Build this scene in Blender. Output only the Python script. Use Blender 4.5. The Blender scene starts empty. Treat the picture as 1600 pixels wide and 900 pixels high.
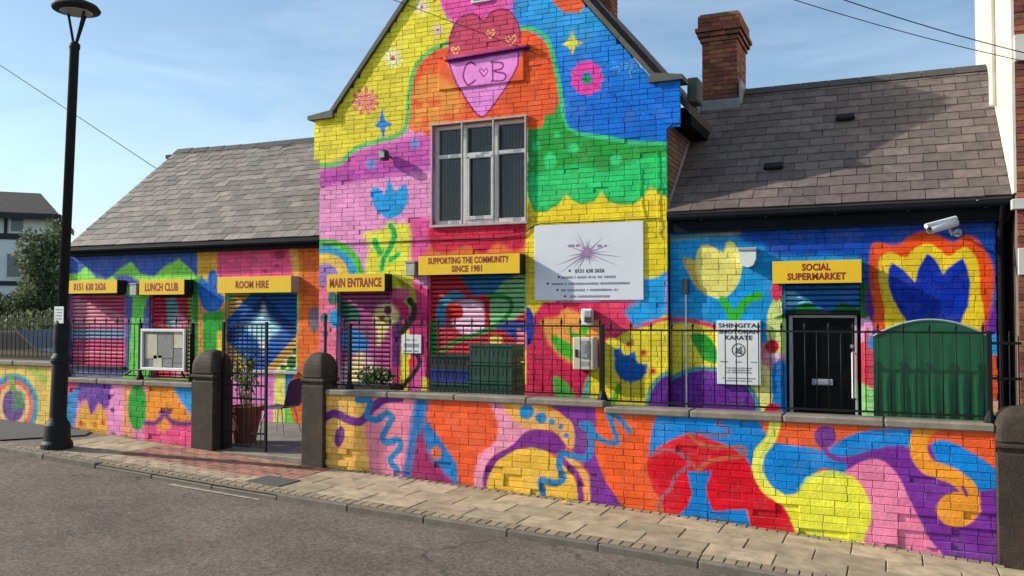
import bpy, math, random
import numpy as np
from mathutils import Matrix, Vector, Euler
random.seed(7); rng = np.random.default_rng(7)
scn = bpy.context.scene
COL = scn.collection

# ------------------------------------------------------------------ camera, sky, sun, exposure
EZ = 1.95                       # eye height above the forecourt
FPX = 1350.0                    # focal length for a 1600 px wide picture
YAW = math.atan(FPX / 3050.0); PIT = math.atan(40.0 / FPX)
cam = bpy.data.cameras.new('camera'); camo = bpy.data.objects.new('camera', cam); COL.objects.link(camo)
camo.location = (0, 0, EZ); camo.rotation_euler = (math.pi / 2 + PIT, 0, YAW)
cam.sensor_width = 36; cam.lens = FPX / 1600 * 36; cam.clip_start = 0.05; cam.clip_end = 3000
scn.camera = camo
SUNV = Vector((-4.0, -1.15, 2.25)).normalized()          # towards the sun
world = bpy.data.worlds.new('World'); scn.world = world; world.use_nodes = True
wn, wl = world.node_tree.nodes, world.node_tree.links
bg = wn['Background']
sky = wn.new('ShaderNodeTexSky'); sky.sky_type = 'NISHITA'; sky.sun_disc = False
sky.sun_elevation = math.asin(SUNV.z); sky.sun_rotation = math.atan2(SUNV.x, SUNV.y)
sky.altitude = 0; sky.air_density = 1.0; sky.dust_density = 0.8; sky.ozone_density = 1.6
tc = wn.new('ShaderNodeTexCoord'); mp = wn.new('ShaderNodeMapping')
mp.inputs['Rotation'].default_value = (0.25, 0.1, 0.5); mp.inputs['Scale'].default_value = (1.1, 2.2, 6.5)
nz = wn.new('ShaderNodeTexNoise'); nz.inputs['Scale'].default_value = 1.7; nz.inputs['Detail'].default_value = 7; nz.inputs['Roughness'].default_value = .58; nz.inputs['Distortion'].default_value = .5
rp = wn.new('ShaderNodeValToRGB'); rp.color_ramp.elements[0].position = .44; rp.color_ramp.elements[1].position = .82
rp.color_ramp.elements[0].color = (.03, .03, .03, 1); rp.color_ramp.elements[1].color = (.34, .34, .34, 1)
mx = wn.new('ShaderNodeMix'); mx.data_type = 'RGBA'
wl.new(tc.outputs['Generated'], mp.inputs['Vector']); wl.new(mp.outputs[0], nz.inputs['Vector']); wl.new(nz.outputs['Fac'], rp.inputs[0])
wl.new(rp.outputs[0], mx.inputs[0]); wl.new(sky.outputs[0], mx.inputs[6]); mx.inputs[7].default_value = (7.6, 7.9, 8.3, 1)
tn = wn.new('ShaderNodeMix'); tn.data_type = 'RGBA'; tn.blend_type = 'MULTIPLY'; tn.inputs[0].default_value = 1; tn.inputs[7].default_value = (.93, 1.0, 1.0, 1)
wl.new(mx.outputs[2], tn.inputs[6]); wl.new(tn.outputs[2], bg.inputs['Color']); bg.inputs['Strength'].default_value = 0.115
sun = bpy.data.lights.new('sun', 'SUN'); suno = bpy.data.objects.new('sun', sun); COL.objects.link(suno)
sun.energy = 4.0; sun.angle = math.radians(.53); sun.color = (1, .93, .82)
suno.rotation_euler = (-SUNV).to_track_quat('-Z', 'Y').to_euler(); suno.location = (-20, -8, 18)
scn.view_settings.view_transform = 'Standard'; scn.view_settings.look = 'None'; scn.view_settings.gamma = 1
scn.view_settings.exposure = 0.57
scn.cycles.max_bounces = 5; scn.cycles.diffuse_bounces = 3; scn.cycles.use_denoising = True

# ------------------------------------------------------------------ measuring helper: photograph point on a plane at depth Y
_c, _s, _cp, _sp = math.cos(YAW), math.sin(YAW), math.cos(PIT), math.sin(PIT)
_fw = np.array((-_s * _cp, _c * _cp, _sp)); _rt = np.array((_c, _s, 0)); _up = np.array((_s * _sp, -_c * _sp, _cp))
def P(px, py, Y):
    d = _fw + (px - 800) / FPX * _rt + (450 - py) / FPX * _up
    k = Y / d[1]; return d[0] * k, EZ + d[2] * k
def PX(px, Y, py=490): return P(px, py, Y)[0]
def PZ(px, py, Y): return P(px, py, Y)[1]
def depth(x, y, z): return x * _fw[0] + y * _fw[1] + (z - EZ) * _fw[2]

YW, YG, YR, YL = 9.17, 11.75, 11.88, 12.0     # front faces: street wall, gable, right wing, left wing
FZ = 0.08                                      # forecourt level
GP = [(-30, .75), (-16, .42), (-12.82, .288), (-11.44, .262), (-8.9, .123), (-6.7, .006), (-2.13, -.184), (.83, -.353), (4, -.52), (30, -1.7)]
def gz(x):                                     # pavement level along the street
    for (a, za), (b, zb) in zip(GP, GP[1:]):
        if x <= b: return za + (zb - za) * (x - a) / (b - a)
    return GP[-1][1]
def gslope(x): return (gz(x + .2) - gz(x - .2)) / .4

# ------------------------------------------------------------------ colour and material helpers
def S(r, g, b, k=1.0):
    f = lambda v: (v / 255 / 12.92 if v / 255 <= .04045 else ((v / 255 + .055) / 1.055) ** 2.4) * k
    return (min(f(r), .9), min(f(g), .9), min(f(b), .9))
def newmat(name):
    m = bpy.data.materials.new(name); m.use_nodes = True
    return m, m.node_tree.nodes, m.node_tree.links, m.node_tree.nodes['Principled BSDF']
def mat(name, rgb, rough=.6, metal=0., var=.12, scale=6., bump=.0, bscale=60., islands=0., spec=.5, coat=0., dirt=None, dirt_amt=.0, dirt_scale=1.6):
    """plain surface: colour + noise mottling + bump; islands: brightness shift per piece"""
    m, n, l, b = newmat(name)
    co = n.new('ShaderNodeNewGeometry')
    nz = n.new('ShaderNodeTexNoise'); nz.inputs['Scale'].default_value = scale; nz.inputs['Detail'].default_value = 6; nz.inputs['Roughness'].default_value = .62
    l.new(co.outputs['Position'], nz.inputs['Vector'])
    mr = n.new('ShaderNodeMapRange'); mr.inputs[1].default_value = .3; mr.inputs[2].default_value = .7; mr.inputs[3].default_value = 1 - var; mr.inputs[4].default_value = 1 + var
    l.new(nz.outputs['Fac'], mr.inputs[0])
    val = mr.outputs[0]
    if islands:
        oi = n.new('ShaderNodeObjectInfo'); ad = n.new('ShaderNodeMath'); ad.operation = 'ADD'
        l.new(co.outputs['Random Per Island'], ad.inputs[0]); l.new(oi.outputs['Random'], ad.inputs[1])
        fr = n.new('ShaderNodeMath'); fr.operation = 'FRACT'; l.new(ad.outputs[0], fr.inputs[0])
        m2 = n.new('ShaderNodeMapRange'); m2.inputs[3].default_value = 1 - islands; m2.inputs[4].default_value = 1 + islands; l.new(fr.outputs[0], m2.inputs[0])
        mu = n.new('ShaderNodeMath'); mu.operation = 'MULTIPLY'; l.new(val, mu.inputs[0]); l.new(m2.outputs[0], mu.inputs[1]); val = mu.outputs[0]
    hv = n.new('ShaderNodeHueSaturation'); hv.inputs['Color'].default_value = (*rgb, 1); l.new(val, hv.inputs['Value'])
    col = hv.outputs[0]
    if islands:
        hm = n.new('ShaderNodeMapRange'); hm.inputs[3].default_value = .5 - .06 * islands; hm.inputs[4].default_value = .5 + .06 * islands
        wn2 = n.new('ShaderNodeTexWhiteNoise'); wn2.noise_dimensions = '1D'; l.new(fr.outputs[0], wn2.inputs['W']); l.new(wn2.outputs['Value'], hm.inputs[0]); l.new(hm.outputs[0], hv.inputs['Hue'])
    if dirt:
        n2 = n.new('ShaderNodeTexNoise'); n2.inputs['Scale'].default_value = dirt_scale; n2.inputs['Detail'].default_value = 8; n2.inputs['Roughness'].default_value = .7
        l.new(co.outputs['Position'], n2.inputs['Vector'])
        r2 = n.new('ShaderNodeMapRange'); r2.inputs[1].default_value = .48; r2.inputs[2].default_value = .72; r2.inputs[4].default_value = dirt_amt; l.new(n2.outputs['Fac'], r2.inputs[0])
        mm = n.new('ShaderNodeMix'); mm.data_type = 'RGBA'; l.new(r2.outputs[0], mm.inputs[0]); l.new(col, mm.inputs[6]); mm.inputs[7].default_value = (*dirt, 1); col = mm.outputs[2]
    l.new(col, b.inputs['Base Color'])
    b.inputs['Roughness'].default_value = rough; b.inputs['Metallic'].default_value = metal; b.inputs['Specular IOR Level'].default_value = spec
    b.inputs['Coat Weight'].default_value = coat
    if bump:
        n3 = n.new('ShaderNodeTexNoise'); n3.inputs['Scale'].default_value = bscale; n3.inputs['Detail'].default_value = 5; l.new(co.outputs['Position'], n3.inputs['Vector'])
        bp = n.new('ShaderNodeBump'); bp.inputs['Strength'].default_value = bump; bp.inputs['Distance'].default_value = .01; l.new(n3.outputs['Fac'], bp.inputs['Height']); l.new(bp.outputs[0], b.inputs['Normal'])
    return m

# ------------------------------------------------------------------ mesh helpers
class MB:
    def __init__(s): s.v = []; s.f = []
    def add(s, vs, fs):
        o = len(s.v); s.v += [tuple(map(float, q)) for q in vs]; s.f += [tuple(i + o for i in q) for q in fs]; return s
    def box(s, x0, x1, y0, y1, z0, z1, bev=0.0):
        if bev <= 0:
            return s.add([(x0, y0, z0), (x1, y0, z0), (x1, y1, z0), (x0, y1, z0), (x0, y0, z1), (x1, y0, z1), (x1, y1, z1), (x0, y1, z1)],
                         [(0, 3, 2, 1), (4, 5, 6, 7), (0, 1, 5, 4), (1, 2, 6, 5), (2, 3, 7, 6), (3, 0, 4, 7)])
        b = min(bev, (x1 - x0) / 3, (y1 - y0) / 3, (z1 - z0) / 3); vs = []; idx = {}
        for cx in (0, 1):
            for cy in (0, 1):
                for cz in (0, 1):
                    X = (x0, x1)[cx]; Y = (y0, y1)[cy]; Z = (z0, z1)[cz]; sx, sy, sz = (b, -b)[cx], (b, -b)[cy], (b, -b)[cz]
                    idx[cx, cy, cz] = len(vs); vs += [(X, Y + sy, Z + sz), (X + sx, Y, Z + sz), (X + sx, Y + sy, Z)]
        fs = []
        def face(ax, side):
            o = [a for a in range(3) if a != ax]; q = []
            for (a, c) in ((0, 0), (1, 0), (1, 1), (0, 1)):
                k = [0, 0, 0]; k[ax] = side; k[o[0]] = a; k[o[1]] = c; q.append(idx[tuple(k)] + ax)
            fs.append(tuple(q))
        for ax in range(3):
            for sd in (0, 1): face(ax, sd)
        for ax in range(3):
            o = [a for a in range(3) if a != ax]
            for a in (0, 1):
                for c in (0, 1):
                    k0 = [0, 0, 0]; k1 = [0, 0, 0]; k1[ax] = 1
                    for k in (k0, k1): k[o[0]] = a; k[o[1]] = c
                    fs.append((idx[tuple(k0)] + o[0], idx[tuple(k1)] + o[0], idx[tuple(k1)] + o[1], idx[tuple(k0)] + o[1]))
        for k in idx.values(): fs.append((k, k + 1, k + 2))
        return s.add(vs, fs)
    def prism(s, pts, y0, y1):                 # outline in x,z extruded along y
        n = len(pts)
        return s.add([(x, y0, z) for x, z in pts] + [(x, y1, z) for x, z in pts],
                     [tuple(range(n)), tuple(range(2 * n - 1, n - 1, -1))] + [(i, i + n, (i + 1) % n + n, (i + 1) % n) for i in range(n)])
    def tube(s, path, r, n=8, r1=None, cap=True):
        path = [Vector(p) for p in path]; rings = []; m = len(path)
        for i, p in enumerate(path):
            t = (path[min(i + 1, m - 1)] - path[max(i - 1, 0)]).normalized()
            a = t.cross(Vector((0, 0, 1)) if abs(t.z) < .95 else Vector((1, 0, 0))).normalized(); b = t.cross(a)
            rr = r + ((r1 - r) * i / (m - 1) if r1 is not None else 0)
            rings.append([p + a * math.cos(q) * rr + b * math.sin(q) * rr for q in [2 * math.pi * k / n for k in range(n)]])
        vs = [v for R in rings for v in R]; fs = []
        for i in range(m - 1):
            for k in range(n): fs.append((i * n + k, i * n + (k + 1) % n, (i + 1) * n + (k + 1) % n, (i + 1) * n + k))
        if cap: fs += [tuple(range(n - 1, -1, -1)), tuple((m - 1) * n + k for k in range(n))]
        return s.add(vs, fs)
    def lathe(s, cx, cy, prof, n=20, sq=False):
        vs = []; fs = []
        for (r, z) in prof:
            for k in range(n):
                q = 2 * math.pi * (k + .5) / n; vs.append((cx + r * math.cos(q), cy + r * math.sin(q), z))
        for i in range(len(prof) - 1):
            for k in range(n): fs.append((i * n + k, i * n + (k + 1) % n, (i + 1) * n + (k + 1) % n, (i + 1) * n + k))
        fs += [tuple(range(n - 1, -1, -1)), tuple((len(prof) - 1) * n + k for k in range(n))]
        return s.add(vs, fs)
    def mesh(s, name):
        me = bpy.data.meshes.new(name); me.from_pydata(s.v, [], s.f); me.update(); return me
    def build(s, name, m, parent=None, smooth=False):
        return put(s.mesh(name), name, m, parent, smooth)
def put(me, name, m, parent=None, smooth=False, mw=None):
    if m and not me.materials: me.materials.append(m)
    if smooth and not me.get('sm'): me.shade_smooth(); me['sm'] = 1
    o = bpy.data.objects.new(name, me); COL.objects.link(o)
    if parent is not None: kid(o, parent)
    if mw is not None: o.matrix_basis = mw
    return o
WLOC = {}
def kid(o, parent):
    o.parent = parent; o.matrix_parent_inverse = Matrix.Translation(-WLOC.get(parent.name, Vector((0, 0, 0))))
def thing(name, label, cat, loc, group=None):
    o = bpy.data.objects.new(name, None); COL.objects.link(o); o.location = loc; o.empty_display_size = .1
    WLOC[o.name] = Vector(loc); return tag(o, label, cat, group)
def tag(o, label, cat, group=None):
    o['label'] = label; o['category'] = cat
    if group: o['group'] = group
    return o
def structure(o): o['kind'] = 'structure'; return o
def stuff(o): o['kind'] = 'stuff'; return o
def text(name, body, m, parent, cx, cz, w, h, y, bold=.012, extr=.003):
    """lettering fitted to a w x h panel area centred at (cx, cz), on a plane facing -y"""
    cu = bpy.data.curves.new(name, 'FONT'); cu.body = body; cu.align_x = 'CENTER'; cu.offset = bold; cu.extrude = .02; cu.resolution_u = 3; cu.space_line = .95; cu.space_character = 1.06
    t = bpy.data.objects.new('tmp', cu); COL.objects.link(t); bpy.context.view_layer.update()
    me = bpy.data.meshes.new_from_object(t.evaluated_get(bpy.context.evaluated_depsgraph_get())); bpy.data.objects.remove(t); bpy.data.curves.remove(cu)
    a = np.empty(len(me.vertices) * 3, np.float32); me.vertices.foreach_get('co', a); a = a.reshape(-1, 3)
    lo, hi = a.min(0), a.max(0); q = np.empty_like(a)
    q[:, 0] = cx + ((a[:, 0] - lo[0]) / (hi[0] - lo[0]) - .5) * w; q[:, 2] = cz + ((a[:, 1] - lo[1]) / (hi[1] - lo[1]) - .5) * h
    q[:, 1] = y - (a[:, 2] - lo[2]) / max(hi[2] - lo[2], 1e-6) * extr
    me.vertices.foreach_set('co', q.ravel()); me.update(); me.name = name; me.materials.clear()
    return put(me, name, m, parent)

# ------------------------------------------------------------------ the paintings: shapes laid down in wall metres, coloured like paint
KP = 1.17
def PS(r, g, b):                               # paint pigment from its sunlit look
    q = np.array(S(r, g, b, KP)); k = 1.0 if b > r else 0.; q[1] *= 1 + .05 * k; q[2] *= 1 - .05 * k; q[1] *= .965 if r > 200 and g > 170 and b < 150 else 1.
    return tuple(np.clip(q, 0.001, .9))
class Wall:
    def __init__(s, name, x0, x1, z0, z1, Y, res, base):
        s.n, s.x0, s.x1, s.z0, s.z1, s.Y, s.res = name, x0, x1, z0, z1, Y, res
        s.W, s.H = int((x1 - x0) * res), int((z1 - z0) * res)
        s.a = np.zeros((s.H, s.W, 3), np.float32); s.a[:] = PS(*base); s.crop = (0, 0, 1)
    def at(s, x0, y0, sc): s.crop = (x0, y0, sc); return s
    def uv(s, pts):
        o = []
        for x, y in pts:
            X, Z = P(s.crop[0] + x / s.crop[2], s.crop[1] + y / s.crop[2], s.Y); o.append(((X - s.x0) * s.res, (Z - s.z0) * s.res))
        return np.array(o)
    def lay(s, mask, bx, by, rgb, blur, amt):
        b = int(round(blur * .5 * s.res))
        if b > 0:
            for _ in range(2):
                for ax in (0, 1):
                    c = np.cumsum(np.pad(mask, [(b + 1, b) if k == ax else (0, 0) for k in (0, 1)], mode='edge'), axis=ax); n = 2 * b + 1
                    mask = (np.take(c, range(n, c.shape[ax]), ax) - np.take(c, range(0, c.shape[ax] - n), ax)) / n
        h, w = mask.shape
        y0, x0 = max(by, 0), max(bx, 0); y1, x1 = min(by + h, s.H), min(bx + w, s.W)
        if y1 <= y0 or x1 <= x0: return
        mk = (mask[y0 - by:y1 - by, x0 - bx:x1 - bx] * amt)[..., None]; t = s.a[y0:y1, x0:x1]
        t[:] = t * (1 - mk) + np.array(PS(*rgb)) * mk
    def poly(s, rgb, pts, blur=.012, amt=1., smooth=False, raw=False):
        q = np.array(pts, float) if raw else s.uv(pts)
        if smooth:
            n = len(q); o = []
            for i in range(n):
                p0, p1, p2, p3 = q[i - 1], q[i], q[(i + 1) % n], q[(i + 2) % n]
                for t in np.linspace(0, 1, 8, endpoint=False):
                    o.append(.5 * (2 * p1 + (p2 - p0) * t + (2 * p0 - 5 * p1 + 4 * p2 - p3) * t * t + (3 * p1 - p0 - 3 * p2 + p3) * t ** 3))
            q = np.array(o)
        pad = int(blur * s.res * 2) + 3
        bx, by = int(q[:, 0].min()) - pad, int(q[:, 1].min()) - pad; w, h = int(q[:, 0].max()) + pad - bx + 1, int(q[:, 1].max()) + pad - by + 1
        if w <= 0 or h <= 0 or bx > s.W or by > s.H or bx + w < 0 or by + h < 0: return s
        m = np.zeros((h, w), np.float32); n = len(q); xs = np.arange(w) + .5 + bx
        for sub in (.25, .75):
            for r in range(h):
                y = r + by + sub; cr = []
                for i in range(n):
                    (xa, ya), (xb, yb) = q[i], q[(i + 1) % n]
                    if (ya <= y) != (yb <= y): cr.append(xa + (y - ya) / (yb - ya) * (xb - xa))
                cr.sort()
                for a, b in zip(cr[::2], cr[1::2]): m[r] += .5 * np.clip(np.minimum(xs + .5 - a, b - xs + .5), 0, 1)
        s.lay(np.clip(m, 0, 1), bx, by, rgb, blur, amt); return s
    def blob(s, rgb, pts, blur=.012, amt=1.): return s.poly(rgb, pts, blur, amt, True)
    def oval(s, rgb, cx, cy, rx, ry=None, blur=.012, amt=1., rot=0):
        ry = ry or rx; c, d = math.cos(rot), math.sin(rot)
        return s.poly(rgb, [(cx + rx * math.cos(t) * c - ry * math.sin(t) * d, cy + rx * math.cos(t) * d + ry * math.sin(t) * c) for t in np.linspace(0, 2 * math.pi, 28, endpoint=False)], blur, amt)
    def line(s, rgb, pts, w, blur=.008, amt=1., smooth=True):
        q = s.uv(pts); wd = w / s.crop[2]
        e = s.uv([pts[0], (pts[0][0] + w, pts[0][1])]); hw = np.linalg.norm(e[1] - e[0]) / 2
        if smooth and len(q) > 2:
            n = len(q); o = []
            for i in range(n - 1):
                p0, p1, p2, p3 = q[max(i - 1, 0)], q[i], q[i + 1], q[min(i + 2, n - 1)]
                for t in np.linspace(0, 1, 6, endpoint=False):
                    o.append(.5 * (2 * p1 + (p2 - p0) * t + (2 * p0 - 5 * p1 + 4 * p2 - p3) * t * t + (3 * p1 - p0 - 3 * p2 + p3) * t ** 3))
            q = np.array(o + [q[-1]])
        pad = int(hw + blur * s.res * 2) + 3
        bx, by = int(q[:, 0].min()) - pad, int(q[:, 1].min()) - pad; wd_, h = int(q[:, 0].max()) + pad - bx + 1, int(q[:, 1].max()) + pad - by + 1
        yy, xx = np.mgrid[by:by + h, bx:bx + wd_] + .5; dm = np.full(xx.shape, 1e9)
        for a, b in zip(q, q[1:]):
            ab = b - a; L = max(ab @ ab, 1e-9); t = np.clip(((xx - a[0]) * ab[0] + (yy - a[1]) * ab[1]) / L, 0, 1)
            dm = np.minimum(dm, (xx - a[0] - t * ab[0]) ** 2 + (yy - a[1] - t * ab[1]) ** 2)
        s.lay(np.clip(hw + .5 - np.sqrt(dm), 0, 1).astype(np.float32), bx, by, rgb, blur, amt); return s
    def material(s, rough=.55, joint=None, jamt=0.):
        img = getattr(s, 'img', None) or bpy.data.images.new('paint_' + s.n, s.W, s.H, float_buffer=True, is_data=True)
        a = np.ones((s.H, s.W, 4), np.float32); a[..., :3] = s.a; 
        if not hasattr(s, 'img'): img.pixels.foreach_set(a.ravel()); img.update(); img.pack(); s.img = img
        m, n, l, b = newmat('painted_' + s.n)
        g = n.new('ShaderNodeNewGeometry')
        nz = n.new('ShaderNodeTexNoise'); nz.inputs['Scale'].default_value = 9; nz.inputs['Detail'].default_value = 4; l.new(g.outputs['Position'], nz.inputs['Vector'])
        sb = n.new('ShaderNodeVectorMath'); sb.operation = 'SUBTRACT'; l.new(nz.outputs['Color'], sb.inputs[0]); sb.inputs[1].default_value = (.5, .5, .5)
        ml = n.new('ShaderNodeVectorMath'); ml.operation = 'MULTIPLY_ADD'; l.new(sb.outputs[0], ml.inputs[0]); ml.inputs[1].default_value = (.03, 0, .03); l.new(g.outputs['Position'], ml.inputs[2])
        sp = n.new('ShaderNodeSeparateXYZ'); l.new(ml.outputs[0], sp.inputs[0])
        mu = n.new('ShaderNodeMapRange'); mu.inputs[1].default_value = s.x0; mu.inputs[2].default_value = s.x1; l.new(sp.outputs[0], mu.inputs[0])
        mv = n.new('ShaderNodeMapRange'); mv.inputs[1].default_value = s.z0; mv.inputs[2].default_value = s.z1; l.new(sp.outputs[2], mv.inputs[0])
        cb = n.new('ShaderNodeCombineXYZ'); l.new(mu.outputs[0], cb.inputs[0]); l.new(mv.outputs[0], cb.inputs[1])
        im = n.new('ShaderNodeTexImage'); im.image = img; im.extension = 'EXTEND'; l.new(cb.outputs[0], im.inputs[0])
        # coverage: uneven paint, a little different on every brick
        oi = n.new('ShaderNodeObjectInfo'); ad = n.new('ShaderNodeMath'); l.new(g.outputs['Random Per Island'], ad.inputs[0]); l.new(oi.outputs['Random'], ad.inputs[1])
        fr = n.new('ShaderNodeMath'); fr.operation = 'FRACT'; l.new(ad.outputs[0], fr.inputs[0])
        n2 = n.new('ShaderNodeTexNoise'); n2.inputs['Scale'].default_value = 5; n2.inputs['Detail'].default_value = 9; n2.inputs['Roughness'].default_value = .72; l.new(g.outputs['Position'], n2.inputs['Vector'])
        m1 = n.new('ShaderNodeMapRange'); m1.inputs[3].default_value = .86; m1.inputs[4].default_value = 1.10; l.new(fr.outputs[0], m1.inputs[0])
        m2 = n.new('ShaderNodeMapRange'); m2.inputs[1].default_value = .3; m2.inputs[2].default_value = .7; m2.inputs[3].default_value = .76; m2.inputs[4].default_value = 1.18; l.new(n2.outputs['Fac'], m2.inputs[0])
        mm = n.new('ShaderNodeMath'); mm.operation = 'MULTIPLY'; l.new(m1.outputs[0], mm.inputs[0]); l.new(m2.outputs[0], mm.inputs[1])
        hv = n.new('ShaderNodeHueSaturation'); l.new(im.outputs[0], hv.inputs['Color']); l.new(mm.outputs[0], hv.inputs['Value'])
        # worn specks where brick shows through
        n4 = n.new('ShaderNodeTexNoise'); n4.inputs['Scale'].default_value = 26; n4.inputs['Detail'].default_value = 6; n4.inputs['Roughness'].default_value = .7; l.new(g.outputs['Position'], n4.inputs['Vector'])
        m4 = n.new('ShaderNodeMapRange'); m4.inputs[1].default_value = .635; m4.inputs[2].default_value = .72; m4.inputs[4].default_value = .6; l.new(n4.outputs['Fac'], m4.inputs[0])
        mxx = n.new('ShaderNodeMix'); mxx.data_type = 'RGBA'; l.new(m4.outputs[0], mxx.inputs[0]); l.new(hv.outputs[0], mxx.inputs[6]); mxx.inputs[7].default_value = (.10, .05, .045, 1)
        colr = mxx.outputs[2]
        # sponged second coat: paler and thinner in clouds
        n5 = n.new('ShaderNodeTexNoise'); n5.inputs['Scale'].default_value = 2.3; n5.inputs['Detail'].default_value = 10; n5.inputs['Roughness'].default_value = .75; l.new(g.outputs['Position'], n5.inputs['Vector'])
        m5 = n.new('ShaderNodeMapRange'); m5.inputs[1].default_value = .5; m5.inputs[2].default_value = .78; m5.inputs[4].default_value = .14; l.new(n5.outputs['Fac'], m5.inputs[0])
        mx5 = n.new('ShaderNodeMix'); mx5.data_type = 'RGBA'; l.new(m5.outputs[0], mx5.inputs[0]); l.new(colr, mx5.inputs[6]); mx5.inputs[7].default_value = (.62, .56, .48, 1); colr = mx5.outputs[2]
        if joint:
            n6 = n.new('ShaderNodeTexNoise'); n6.inputs['Scale'].default_value = 3.1; n6.inputs['Detail'].default_value = 7; l.new(g.outputs['Position'], n6.inputs['Vector'])
            m6 = n.new('ShaderNodeMapRange'); m6.inputs[1].default_value = .38; m6.inputs[2].default_value = .62; m6.inputs[4].default_value = jamt; l.new(n6.outputs['Fac'], m6.inputs[0])
            mx6 = n.new('ShaderNodeMix'); mx6.data_type = 'RGBA'; l.new(m6.outputs[0], mx6.inputs[0]); l.new(colr, mx6.inputs[6]); mx6.inputs[7].default_value = (*joint, 1); colr = mx6.outputs[2]
        l.new(colr, b.inputs['Base Color']); b.inputs['Roughness'].default_value = rough; b.inputs['Specular IOR Level'].default_value = .14
        n3 = n.new('ShaderNodeTexNoise'); n3.inputs['Scale'].default_value = 34; n3.inputs['Detail'].default_value = 6; n3.inputs['Roughness'].default_value = .65; l.new(g.outputs['Position'], n3.inputs['Vector'])
        bp = n.new('ShaderNodeBump'); bp.inputs['Strength'].default_value = .55; bp.inputs['Distance'].default_value = .012; l.new(n3.outputs['Fac'], bp.inputs['Height']); l.new(bp.outputs[0], b.inputs['Normal'])
        return m

# ---- street wall, long part
LW = Wall('street_wall', -7.2, 1.0, -.5, 1.08, YW, 190, (238, 92, 42))
LW.at(480, 590, 2.7586)
LW.poly((238, 178, 82), [(40, 60), (262, 60), (250, 220), (285, 440), (40, 420)], .03)
LW.poly((242, 132, 152), [(275, 60), (475, 60), (445, 460), (272, 440), (248, 215), (300, 120)], .03)
LW.poly((190, 130, 180), [(350, 385), (445, 385), (440, 450), (340, 440)], .06, .6)
LW.blob((150, 42, 92), [(465, 220), (520, 200), (560, 330), (640, 390), (660, 480), (425, 470), (440, 300)], .03)
LW.blob((28, 112, 182), [(490, 160), (520, 190), (575, 265), (645, 370), (660, 430), (600, 410), (535, 350), (505, 260)], .03)
LW.oval((225, 100, 50), 556, 325, 22, 28, .03).oval((225, 100, 60), 498, 185, 14, 20, .03)
LW.poly((32, 112, 182), [(468, 60), (532, 60), (508, 190), (472, 260), (440, 440), (412, 440), (440, 220)], .05)
LW.line((30, 120, 190), [(600, 405), (645, 440), (630, 470)], 26, .03)
LW.poly((240, 88, 42), [(532, 60), (785, 60), (800, 130), (822, 200), (800, 280), (742, 345), (735, 500), (655, 490), (645, 370), (575, 262), (525, 190)], .02)
LW.blob((242, 145, 170), [(770, 70), (835, 80), (885, 170), (965, 230), (885, 295), (795, 345), (768, 400), (765, 490), (722, 480), (735, 345), (800, 285), (822, 200)], .02)
LW.poly((122, 48, 142), [(955, 60), (1245, 60), (1240, 330), (1285, 450), (1390, 590), (1200, 570), (1215, 420), (1140, 310), (1145, 200), (1060, 130)], .015)
LW.blob((236, 165, 82), [(815, 80), (900, 95), (980, 105), (1065, 140), (1142, 200), (1148, 300), (1105, 290), (1060, 232), (960, 225), (885, 180)], .012)
LW.poly((165, 30, 60), [(795, 60), (835, 60), (830, 115), (800, 108)], .03)
for cx, cy, q in ((945, 148, 32), (1007, 175, 25), (1053, 190, 14), (1092, 212, 12), (1115, 248, 11)): LW.oval((28, 128, 190), cx, cy, q, q, .012)
LW.blob((122, 42, 135), [(955, 228), (1060, 235), (1115, 300), (1070, 330), (960, 305), (885, 325), (815, 372), (782, 480), (755, 450), (785, 355), (880, 292)], .015)
LW.blob((245, 182, 62), [(775, 490), (795, 395), (860, 332), (940, 303), (1020, 313), (1085, 360), (1130, 410), (1165, 480), (1150, 560), (950, 540), (850, 520)], .012)
LW.line((240, 168, 90), [(1115, 345), (1165, 385), (1200, 445), (1205, 540)], 26, .012)
LW.line((125, 45, 135), [(1092, 350), (1140, 400), (1170, 450), (1178, 540)], 24, .012)
LW.poly((242, 90, 38), [(1240, 60), (1560, 60), (1545, 150), (1482, 300), (1460, 400), (1500, 500), (1530, 640), (1385, 600), (1290, 445), (1250, 330)], .015)
LW.line((108, 42, 132), [(50, 185), (120, 155), (170, 180), (230, 188), (275, 140), (330, 95), (400, 90)], 30, .012)
LW.oval((110, 40, 128), 140, 255, 21, 46, .012, rot=.15)
BL = (36, 120, 180)
LW.line(BL, [(215, 98), (270, 102), (258, 165), (300, 182), (342, 155), (362, 182), (330, 240), (325, 268), (350, 280), (392, 268), (400, 300), (360, 350), (365, 372), (388, 398)], 24, .012)
LW.line(BL, [(1185, 205), (1222, 215), (1205, 345), (1100, 328), (1085, 380), (1102, 440), (1060, 455), (1008, 445), (1015, 515)], 28, .01)
LW.line(BL, [(1190, 215), (1240, 245), (1275, 272), (1335, 280), (1315, 205), (1295, 150), (1350, 185), (1388, 230)], 22, .01)
LW.at(1000, 620, 2.6667)
LW.blob((6, 122, 205), [(105, 40), (430, 50), (520, 150), (570, 192), (720, 215), (870, 262), (850, 315), (760, 300), (690, 350), (650, 405), (580, 405), (520, 370), (470, 320), (430, 245), (330, 195), (200, 155), (80, 210), (35, 245)], .012)
LW.blob((208, 14, 36), [(28, 290), (60, 222), (200, 158), (330, 190), (430, 250), (490, 340), (590, 450), (655, 600), (480, 570), (440, 470), (330, 492), (200, 500), (120, 520), (85, 440), (48, 370)], .012)
LW.poly((10, 115, 195), [(195, 310), (300, 310), (275, 370), (282, 430), (305, 475), (440, 468), (475, 580), (120, 540), (200, 452), (215, 400)], .015)
LW.line((150, 88, 105), [(45, 245), (100, 222), (160, 235), (205, 280), (150, 325), (125, 380), (85, 430), (75, 490)], 14, .01)
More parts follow.
